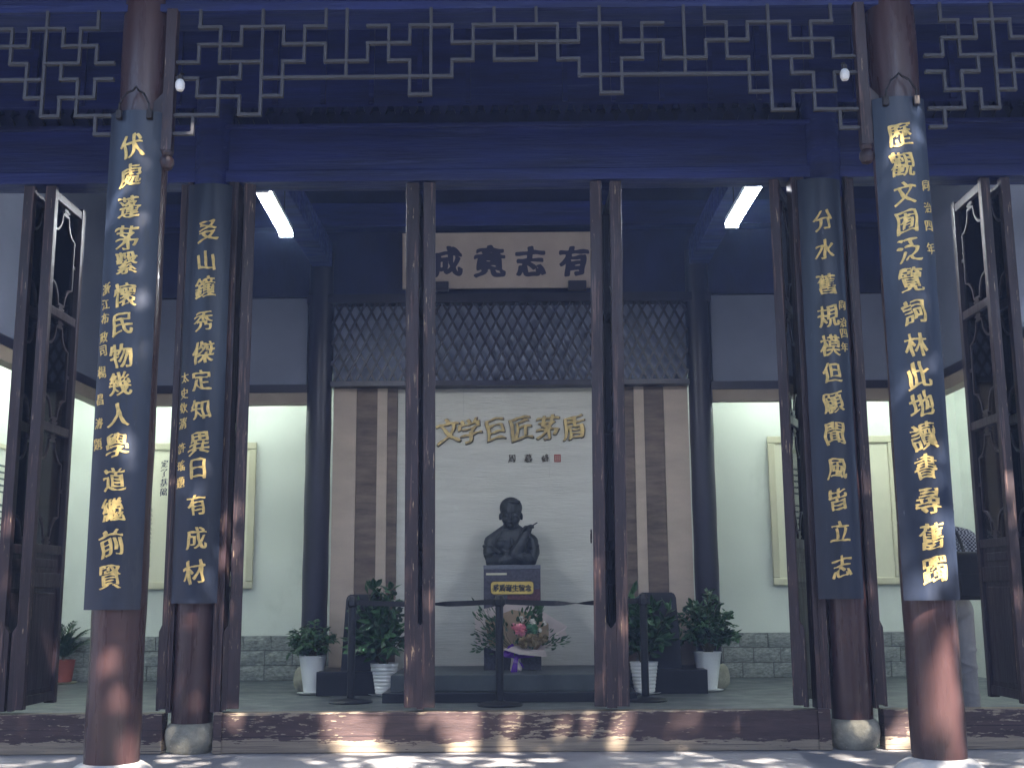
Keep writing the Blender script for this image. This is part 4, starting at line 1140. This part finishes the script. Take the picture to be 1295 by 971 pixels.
# ================================================================== BOUQUET LEANING ON THE PEDESTAL
def bouquet():
    t = empty('bouquet', (-.05, 11.90, .245), label='wrapped bouquet with a pink rose and purple ribbon leaning against the pedestal', cat='bouquet')
    t.rotation_euler = (R(-12), 0, R(4)); t.scale = (1.2, 1.05, 1.15)
    rr = random.Random(9)
    # two wrapping sheets fanned behind the flowers
    def sheet(name, pts2, mat, y, curl):
        bm = bmesh.new(); c = Vector((0.02, 0, .12)); rings = []
        n = len(pts2); v0 = bm.verts.new((c.x, y - .03, c.z))
        prev = None
        inner = [bm.verts.new((c.x + (x - c.x) * .5, y - .02 + curl * .3 * abs(x - c.x), c.z + (z - c.z) * .5)) for x, z in pts2]
        outer = [bm.verts.new((x, y - curl * abs(x - c.x) + rr.uniform(-.01, .01), z)) for x, z in pts2]
        for i in range(n - 1):
            bm.faces.new((v0, inner[i], inner[i + 1])); bm.faces.new((inner[i], outer[i], outer[i + 1], inner[i + 1]))
        r = bmesh.ops.solidify(bm, geom=bm.faces[:], thickness=.002)
        return obj(name, bm, mat, t)
    sheet('wrapping_sheet', [(-.33, .23), (-.34, .52), (-.10, .58), (.04, .63), (.20, .54), (.30, .47), (.44, .38), (.42, .35), (.43, .30), (.36, .24), (.22, .17)], wrap_m, .05, .10)
    sheet('wrapping_sheet', [(-.22, .22), (-.25, .44), (-.02, .53), (.14, .50), (.28, .40), (.28, .30), (.18, .18)], kraft_m, .02, .06)
    sheet('wrapping_collar', [(-.20, .20), (-.12, .17), (.0, .20), (.12, .17), (.24, .15), (.25, .10)], wrap_m, -.10, .05)
    # flower heads
    def bloom(name, c, r, mat, petals=14):
        bm = bmesh.new(); ellipsoid(bm, c, (r * .55,) * 3, sub=2)
        for k in range(petals * 2):
            a = k * 2.4; u = (k + 1) / (petals * 2)
            d = Vector((math.cos(a) * math.sin(u * 1.9), -math.cos(u * 1.9) * .8, math.sin(a) * math.sin(u * 1.9)))
            leaf_at(bm, Vector(c) + d * r * .35, d, r * .75, r * .8, a, .1)
        return obj(name, bm, mat, t)
    bloom('pink_rose', (.035, -.12, .33), .055, pink_m)
    bloom('pink_rose', (-.015, -.11, .36), .030, pink_m)
    bloom('green_flower', (.135, -.10, .335), .052, greenfl, 20)
    for c, r in (((.14, -.09, .40), .032), ((.05, -.08, .43), .028), ((.24, -.09, .39), .022), ((.20, -.1, .33), .02)): bloom('white_flower', c, r, rose_w, 8)
    for c, r in (((.13, -.12, .24), .060), ((.06, -.12, .22), .05), ((.22, -.1, .25), .05)): bloom('dried_flower', c, r, tanfl, 20)
    bl = bmesh.new()
    for c, sp, n, L_, w in (((-.18, -.06, .38), .11, 90, .060, .022), ((-.22, -.05, .27), .10, 60, .055, .02), ((-.30, -.05, .20), .05, 16, .05, .022), ((.16, -.08, .47), .055, 26, .07, .035),
                            ((.10, -.06, .40), .10, 40, .05, .025), ((.27, -.1, .24), .06, 40, .05, .018), ((.36, -.1, .23), .05, 14, .05, .02), ((.05, -.09, .25), .10, 60, .05, .02)):
        for k in range(n):
            p = Vector((c[0] + rr.gauss(0, sp * .6), c[1] + rr.gauss(0, .02), c[2] + rr.gauss(0, sp * .6)))
            leaf_at(bl, p, Vector((p.x - .02, -.3 * rr.random(), p.z - .1 + rr.uniform(-.2, .2))), L_ * rr.uniform(.7, 1.2), w, rr.uniform(-1, 1))
    tag(obj('greenery', bl, leaf_a, t), kind='stuff')
    bm = bmesh.new()
    for a in range(12):                                   # twigs
        x = -.22 + rr.uniform(-.12, .1)
        tube(bm, [(.02, -.05, .12), (x * .6, -.06, .28), (x, -.07, .45 + rr.uniform(-.1, .08))], .0025, 5)
    obj('twigs', bm, stem_m, t)
    # stems bundled in the ribbon
    obj('handle', lathe(bmesh.new(), [(.045, .0), (.05, .02), (.038, .10), (.06, .17)], seg=20), wrap_m, t)
    for k in range(16):
        a = rr.uniform(-1.5, 1.5); bm = bmesh.new(); L_ = rr.uniform(.07, .14)
        pts = [(0, -.07, .12), (math.sin(a) * L_ * .7, -.10, .12 + math.cos(a) * L_ * .8), (math.sin(a) * L_ * 1.1, -.095, .12 + math.cos(a) * L_ * .3), (0.0, -.07, .115)]
        if k > 10: pts = [(0, -.07, .12), (math.sin(a) * .03, -.10, .05), (math.sin(a) * .06, -.10, .0 + rr.uniform(-.06, .03))]
        for p, q in zip(pts, pts[1:]):
            p, q = Vector(p), Vector(q); s = Vector((math.cos(a), .3, -math.sin(a))) * .022
            f = [bm.verts.new(v) for v in (p - s, p + s, q + s, q - s)]; bm.faces.new(f)
        bmesh.ops.solidify(bm, geom=bm.faces[:], thickness=.0015)
        obj('ribbon_loop', bm, purple_m, t)
bouquet()

# ================================================================== VISITOR
def person():
    t = empty('person', (3.20, 8.95, 0), label='person in grey trousers and checked shirt, half hidden behind the right front column', cat='person')
    t.rotation_euler.z = R(8)
    # facing away from the viewer (+Y)
    bm = bmesh.new()                                       # body: head, neck, arms, hands
    ellipsoid(bm, (0, .01, 1.60), (.076, .095, .112)); ellipsoid(bm, (0, .05, 1.555), (.058, .065, .075))
    ellipsoid(bm, (0, .105, 1.585), (.013, .018, .022)); ellipsoid(bm, (0, .09, 1.545), (.026, .014, .008))
    for s in (-1, 1):
        ellipsoid(bm, (s * .077, .01, 1.585), (.010, .02, .032)); ellipsoid(bm, (s * .032, .088, 1.61), (.016, .010, .009))
    limb(bm, [(0, 0, 1.36), (0, .01, 1.52)], [.062, .056])
    for s in (-1, 1):
        hx = s * .165
        limb(bm, [(s * .20, 0, 1.36), (s * .255, -.01, 1.10), (hx, .16, .88)], [.045, .038, .028])
        ellipsoid(bm, (hx, .185, .82), (.020, .038, .048))
        for k, L_ in enumerate((.075, .085, .08, .06)):
            y = .208 - k * .018
            limb(bm, [(hx, y, .785), (hx - s * .004, y + .003, .785 - L_ * .5), (hx - s * .018, y + .003, .785 - L_ * .9)], [.0095, .009, .008], sub=1)
        limb(bm, [(hx, .215, .835), (hx - s * .01, .235, .805), (hx - s * .014, .235, .775)], [.011, .010, .008], sub=1)
    ellipsoid(bm, (0, 0, 1.2), (.12, .08, .2))
    fused('body', bm, skin_m, t, voxel=.007)
    bm = bmesh.new(); ellipsoid(bm, (0, -.012, 1.632), (.085, .100, .100)); ellipsoid(bm, (0, -.055, 1.58), (.072, .055, .08))
    fused('hair', bm, hair_m, t, voxel=.008)
    bm = bmesh.new()
    limb(bm, [(-.17, 0, 1.385), (.17, 0, 1.385)], [.070, .070]); ellipsoid(bm, (0, 0, 1.28), (.195, .115, .16)); ellipsoid(bm, (0, .0, 1.08), (.165, .115, .22)); ellipsoid(bm, (0, 0, .95), (.175, .12, .08))
    for s in (-1, 1):
        limb(bm, [(s * .06, 0, 1.44), (s * .19, 0, 1.395)], [.05, .066]); limb(bm, [(s * .195, 0, 1.385), (s * .245, -.01, 1.18)], [.070, .062])
    fused('shirt', bm, shirt_m, t, voxel=.009, smooth_it=4)
    bm = bmesh.new(); ellipsoid(bm, (0, 0, .93), (.170, .115, .07)); ellipsoid(bm, (0, -.03, .86), (.168, .12, .10))
    for s in (-1, 1): limb(bm, [(s * .092, -.01, .86), (s * .105, 0, .50), (s * .11, -.02, .07)], [.098, .084, .078])
    for s in (-1, 1):
        for z, q in ((.13, .2), (.19, -.3), (.27, .25), (.40, -.35), (.47, .3), (.54, -.25), (.66, .4), (.76, -.4)):
            ellipsoid(bm, (s * .108, -.012, z), (.094, .090, .013), Matrix.Rotation(q, 3, 'Y') @ Matrix.Rotation(q * .7, 3, 'X'))
    fused('trousers', bm, trouser_m, t, voxel=.009, smooth_it=5)
    for s in (-1, 1):
        bm = bmesh.new(); ellipsoid(bm, (s * .11, .06, .04), (.048, .135, .042)); ellipsoid(bm, (s * .11, -.03, .06), (.042, .05, .05)); ellipsoid(bm, (s * .11, .05, .015), (.05, .14, .014))
        fused('shoe', bm, shoe_m, t, voxel=.009, cut_z=.002)
    return t
person()
t = empty('shoulder_bag', (3.30, 8.74, .95), label='black shoulder bag carried on the back of the person at the right', cat='bag')
bm = B(-.13, .13, -.06, .06, -.02, .33, bevel=.03)
bmesh.ops.subdivide_edges(bm, edges=bm.edges[:], cuts=2, use_grid_fill=True)
fused('bag', bm, bag_m, t, voxel=.012, smooth_it=6)
obj('bag_pocket', B(-.10, .10, -.085, -.055, .0, .17, bevel=.012), bag_m, t)
for sx_ in (-.17, -.01):
    obj('strap', tube(bmesh.new(), [(sx_, .04, .32), (sx_ - .005, .085, .40), (sx_ - .01, .125, .46), (sx_ - .015, .20, .515), (sx_ - .02, .27, .50)], .012, 8), bag_m, t, smooth=True)

# ================================================================== COURTYARD TREES (behind the viewer; they cast the dappled shade)
def tree(x, y, cx, cy, cz, rx, ry, rz, n, label, seed):
    t = empty('courtyard_tree', (x, y, -.5), label=label, cat='tree')
    rr = random.Random(seed)
    bm = bmesh.new()
    top = Vector((cx - x, cy - y, cz + .5))
    tube(bm, [(0, 0, 0), (.05, 0, 2.2), (.15 * top.x, .15 * top.y, 4.2), (.5 * top.x, .5 * top.y, 6.3), top], .22, 10, r1=.06)
    for k in range(16):
        a = k * 2.4; q = rr.uniform(.4, .9)
        e = top + Vector((math.cos(a) * rx * q, math.sin(a) * ry * q, rr.uniform(-.6, .8) * rz))
        s = Vector((.5 * top.x, .5 * top.y, 6.3)).lerp(top, rr.random())
        tube(bm, [s, s.lerp(e, .5) + Vector((0, 0, .3)), e], .06, 6, r1=.015)
    obj('trunk', bm, bark, t)
    # foliage: leafy twigs of many small leaves; those on chosen sun rays are removed to place the dapples
    rs = np.random.RandomState(seed)
    P = rs.uniform(-1, 1, (n * 3, 3)); P = P[(P ** 2).sum(1) < 1][:n]
    C = np.array(top) + P * np.array((rx, ry, rz))
    Q = np.repeat(C, 7, 0) + rs.normal(0, 1, (len(C) * 7, 3)) * np.array((.13, .13, .07))
    W = Q + np.array((x, y, -.5)); sd = np.array(sun_dir); keep = np.ones(len(W), bool)
    for gx, gy, gz, gr in GAPS:
        if gy == 6.17: gr *= 1.35
        v = W - np.array((gx, gy, gz)); al = v @ sd
        dist = np.sqrt(np.maximum(0, (v ** 2).sum(1) - al ** 2))
        keep &= ~((dist < gr * .85 + .030) & (al > 1))
    Q = Q[keep]; m = len(Q)
    D = rs.uniform(-1, 1, (m, 3)) * np.array((1, 1, .5)) - np.array((0, 0, .2)); D /= np.linalg.norm(D, axis=1)[:, None]
    U = np.stack([rs.uniform(-.5, .5, m), rs.uniform(-.5, .5, m), np.ones(m)], 1)
    S = np.cross(D, U); S /= np.linalg.norm(S, axis=1)[:, None]
    Ls = rs.uniform(.11, .17, m)[:, None]; Q0 = Q - D * Ls / 2
    V_ = np.stack([Q0, Q0 + D * Ls * .5 + S * Ls * .34, Q0 + D * Ls, Q0 + D * Ls * .5 - S * Ls * .34], 1).reshape(-1, 3)
    me = bpy.data.meshes.new('crown'); me.from_pydata(V_.tolist(), [], np.arange(m * 4).reshape(-1, 4).tolist()); me.materials.append(leaf_c)
    o = bpy.data.objects.new('crown', me); COL.objects.link(o); o.parent = t; tag(o, kind='stuff')
# gaps cut through the crowns to place sun patches: target points and gap width
GAPS = [(-1.16, 7.78, 0.13, 0.07), (-1.08, 7.78, 0.18, 0.08), (-1.0, 7.78, 0.08, 0.08), (-1.11, 7.78, 0.03, 0.06), (-0.43, 7.78, 0.18, 0.06), (-0.38, 7.78, 0.1, 0.08), (-0.35,
7.78, 0.03, 0.07), (-0.3, 7.78, 0.23, 0.05), (-0.51, 7.78, 0.23, 0.04), (-0.61, 7.78, 0.23, 0.03), (-0.05, 7.78, 0.18, 0.035), (0.26, 7.78, 0.15, 0.035), (0.42, 7.78,
0.17, 0.03), (0.64, 7.78, 0.15, 0.055), (0.62, 7.78, 0.05, 0.03), (2.43, 7.78, 0.11, 0.07), (2.38, 7.78, 0.05, 0.06), (2.48, 7.78, 0.16, 0.05), (-1.83, 7.78, 0.24, 0.03),
(1.42, 7.78, 0.19, 0.02), (1.12, 7.78, 0.22, 0.02), (2.9, 7.78, 0.04, 0.03), (-1.24, 7.78, 0.23, 0.05), (-0.91, 7.78, 0.2, 0.03), (2.12, 6.17, 0.52, 0.036), (2.15, 6.17,
0.57, 0.04), (2.18, 6.17, 0.63, 0.034), (2.17, 6.17, 0.36, 0.042), (2.19, 6.17, 0.42, 0.042), (2.22, 6.17, 0.48, 0.03), (2.22, 6.17, 0.26, 0.02), (2.22, 6.17, 0.21,
0.02), (-1.97, 6.17, 0.33, 0.022), (-2.0, 6.17, 0.24, 0.03), (-2.1, 6.17, 0.7, 0.028), (-2.06, 6.17, 0.51, 0.02), (-1.98, 6.17, 0.28, 0.022), (-2.13, 6.17, 0.61, 0.015),
(-2.05, 6.13, 3.03, 0.025), (-2.07, 6.13, 3.01, 0.018), (-1.99, 6.13, 2.87, 0.02), (-1.99, 6.13, 3.2, 0.008), (-2.04, 6.13, 2.6, 0.016), (-2.08, 6.13, 1.79, 0.026),
(-2.08, 6.13, 1.72, 0.018), (-2.24, 6.13, 2.99, 0.014), (-2.22, 6.13, 3.1, 0.012), (-2.2, 6.13, 3.2, 0.01), (-1.99, 6.13, 2.35, 0.012), (2.22, 6.13, 3.67, 0.022), (2.19,
6.13, 3.66, 0.012), (2.24, 6.13, 3.58, 0.014), (2.18, 6.13, 3.56, 0.01), (2.22, 6.13, 3.48, 0.012), (2.22, 6.13, 2.2, 0.018), (2.09, 6.13, 1.02, 0.035), (2.15, 6.13,
1.05, 0.03), (2.2, 6.13, 1.11, 0.025), (2.04, 6.13, 0.99, 0.03), (2.26, 6.13, 1.76, 0.012), (2.24, 6.13, 1.19, 0.02), (2.11, 6.13, 0.99, 0.03), (-2.03, 7.75, 1.09,
0.035), (-2.0, 7.75, 1.21, 0.02), (-2.1, 7.75, 1.73, 0.018), (-2.08, 7.75, 1.76, 0.012), (-1.96, 7.75, 1.27, 0.025), (-1.96, 7.75, 1.48, 0.02), (-1.87, 7.75, 1.58, 0.02),
(-1.88, 7.75, 1.32, 0.022), (-1.9, 7.75, 0.96, 0.02), (-2.16, 7.75, 1.58, 0.01), (2.14, 7.75, 2.07, 0.02), (2.11, 7.75, 1.95, 0.026), (2.18, 7.75, 2.03, 0.016), (2.19,
7.75, 1.97, 0.01), (2.3, 7.75, 1.76, 0.018), (2.29, 7.75, 1.22, 0.022), (2.3, 7.75, 1.03, 0.02), (2.2, 7.75, 1.55, 0.008), (-0.74, 7.8, 1.83, 0.016), (-0.59, 7.8, 1.82,
0.018), (-0.74, 7.8, 1.57, 0.014), (-0.61, 7.8, 1.26, 0.02), (-0.59, 7.8, 0.95, 0.02), (-0.74, 7.8, 1.11, 0.022), (-0.71, 7.8, 0.6, 0.02), (-0.61, 7.8, 0.5, 0.02),
(-0.58, 7.8, 0.3, 0.022), (0.51, 7.8, 1.15, 0.02), (0.52, 7.8, 0.74, 0.018), (0.69, 7.8, 1.15, 0.016), (0.49, 7.8, 0.39, 0.018), (-0.74, 7.8, 0.35, 0.02), (3.22, 7.8,
1.89, 0.025), (3.22, 7.8, 1.76, 0.025), (3.22, 7.8, 1.65, 0.02), (3.22, 7.8, 1.44, 0.02), (3.21, 7.8, 1.13, 0.02), (3.33, 7.8, 1.89, 0.02), (3.31, 7.8, 1.54, 0.02),
(3.21, 7.8, 0.93, 0.015), (-3.35, 7.8, 1.49, 0.02), (-3.37, 7.8, 1.18, 0.02), (-3.17, 7.8, 0.77, 0.015), (-0.85, 7.34, 0, 0.028), (-0.92, 7.41, 0, 0.012), (-1.05, 7.21,
0, 0.012), (-0.82, 7.21, 0, 0.02), (-0.86, 7.75, 0, 0.02), (-0.77, 7.05, 0, 0.02), (-0.86, 7.52, 0, 0.02), (-0.88, 7.1, 0, 0.02), (-0.72, 7.29, 0, 0.028), (-0.76, 7.59,
0, 0.028), (-0.7, 7.18, 0, 0.035), (-0.68, 7.6, 0, 0.02), (-0.93, 7.76, 0, 0.035), (-0.63, 7.41, 0, 0.02), (-0.75, 7.54, 0, 0.02), (-0.67, 7.28, 0, 0.012), (-0.18, 7.46,
0, 0.02), (-0.51, 7.57, 0, 0.02), (-0.23, 7.33, 0, 0.012), (-0.41, 7.47, 0, 0.028), (-0.35, 7.37, 0, 0.035), (-0.4, 7.34, 0, 0.02), (-0.31, 7.49, 0, 0.016), (-0.36, 7.31,
0, 0.016), (-0.14, 7.25, 0, 0.02), (-0.38, 7.52, 0, 0.012), (-0.11, 7.8, 0, 0.02), (-0.25, 7.51, 0, 0.016), (-0.08, 7.42, 0, 0.035), (-0.11, 7.31, 0, 0.035), (-0.05,
7.09, 0, 0.016), (-0.09, 7.04, 0, 0.016), (-0.1, 7.23, 0, 0.012), (-0.2, 7.21, 0, 0.02), (0.05, 7.25, 0, 0.028), (0.02, 7.27, 0, 0.016), (-0.06, 7.21, 0, 0.016), (-0.06,
7.72, 0, 0.035), (0.32, 7.38, 0, 0.016), (0.18, 7.4, 0, 0.035), (0.08, 6.96, 0, 0.016), (0.11, 7.43, 0, 0.028), (0.11, 7.44, 0, 0.028), (-0.98, 7.21, 0, 0.016), (-1.06,
7.56, 0, 0.02), (-1.01, 7.35, 0, 0.016), (-1.1, 7.5, 0, 0.02), (-0.76, 7.43, 0, 0.035), (-0.9, 7.41, 0, 0.012), (0.92, 7.48, 0, 0.016), (1.12, 7.57, 0, 0.016), (0.86,
7.27, 0, 0.02), (1.05, 7.68, 0, 0.02), (1.43, 7.31, 0, 0.028), (1.74, 7.24, 0, 0.016), (1.73, 7.34, 0, 0.016), (1.56, 7.59, 0, 0.012), (1.69, 7.65, 0, 0.028), (1.5, 7.37,
0, 0.028), (1.64, 7.23, 0, 0.016), (1.86, 7.21, 0, 0.012), (1.46, 7.08, 0, 0.028), (1.78, 7.39, 0, 0.016), (1.68, 7.06, 0, 0.035), (1.96, 7.49, 0, 0.035), (1.84, 7.28, 0,
0.035), (1.96, 7.16, 0, 0.02), (1.86, 7.36, 0, 0.02), (2.05, 7.13, 0, 0.012), (1.82, 7.16, 0, 0.012), (-1.93, 7.35, 0, 0.028), (-1.88, 7.04, 0, 0.028), (-2.02, 7.27, 0,
0.028), (-2.17, 7.49, 0, 0.035), (-2.25, 7.71, 0, 0.028), (2.0, 7.4, 0, 0.028), (2.37, 7.37, 0, 0.016), (2.11, 7.86, 0, 0.028), (1.97, 7.39, 0, 0.016), (2.14, 7.03, 0,
0.016), (2.04, 6.88, 0, 0.02), (2.0, 7.19, 0, 0.016), (2.29, 7.08, 0, 0.035), (2.29, 6.91, 0, 0.035), (-0.51, 7.2, 0, 0.016), (-0.54, 7.13, 0, 0.016), (-0.46, 7.7, 0,
0.012), (-0.55, 7.41, 0, 0.02), (-0.71, 7.31, 0, 0.035), (-0.53, 6.99, 0, 0.028), (1.14, 7.32, 0, 0.016), (1.17, 6.99, 0, 0.02), (1.23, 7.15, 0, 0.016), (1.18, 7.41, 0,
0.02), (-1.25, 7.39, 0, 0.035), (-1.33, 7.55, 0, 0.012), (-1.16, 7.19, 0, 0.016), (-1.76, 7.31, 0, 0.016), (-1.74, 7.42, 0, 0.012), (0.33, 7.27, 0, 0.012), (0.6, 7.51, 0,
0.012), (0.58, 7.05, 0, 0.028)]
tree(-5.5, 1.0, -1.6, 1.2, 8.2, 5.2, 4.3, 1.6, 5600, 'leafy courtyard tree in front of the left half of the hall, shading the porch', 21)
tree(8.0, .5, 5.6, 1.2, 8.2, 5.0, 4.3, 1.6, 5400, 'leafy courtyard tree in front of the right half of the hall, shading the porch', 22)

# ================================================================== THIN BLUE HAZE, ADDED TO STAND IN FOR LENS FLARE
hz = tag(obj('flare_haze', B(-410, 410, -410, 410, -1.8, 12.5), leaf_c), kind='stuff')
hm = bpy.data.materials.new('thin_flare_haze'); hm.use_nodes = True
hn = hm.node_tree; hn.nodes.remove(hn.nodes['Principled BSDF'])
pv = hn.nodes.new('ShaderNodeVolumePrincipled')
pv.inputs['Density'].default_value = .0038
pv.inputs['Color'].default_value = (.34, .50, 1.0, 1)
pv.inputs['Anisotropy'].default_value = .3
hn.links.new(pv.outputs[0], hn.nodes['Material Output'].inputs['Volume'])
hz.data.materials.clear(); hz.data.materials.append(hm)
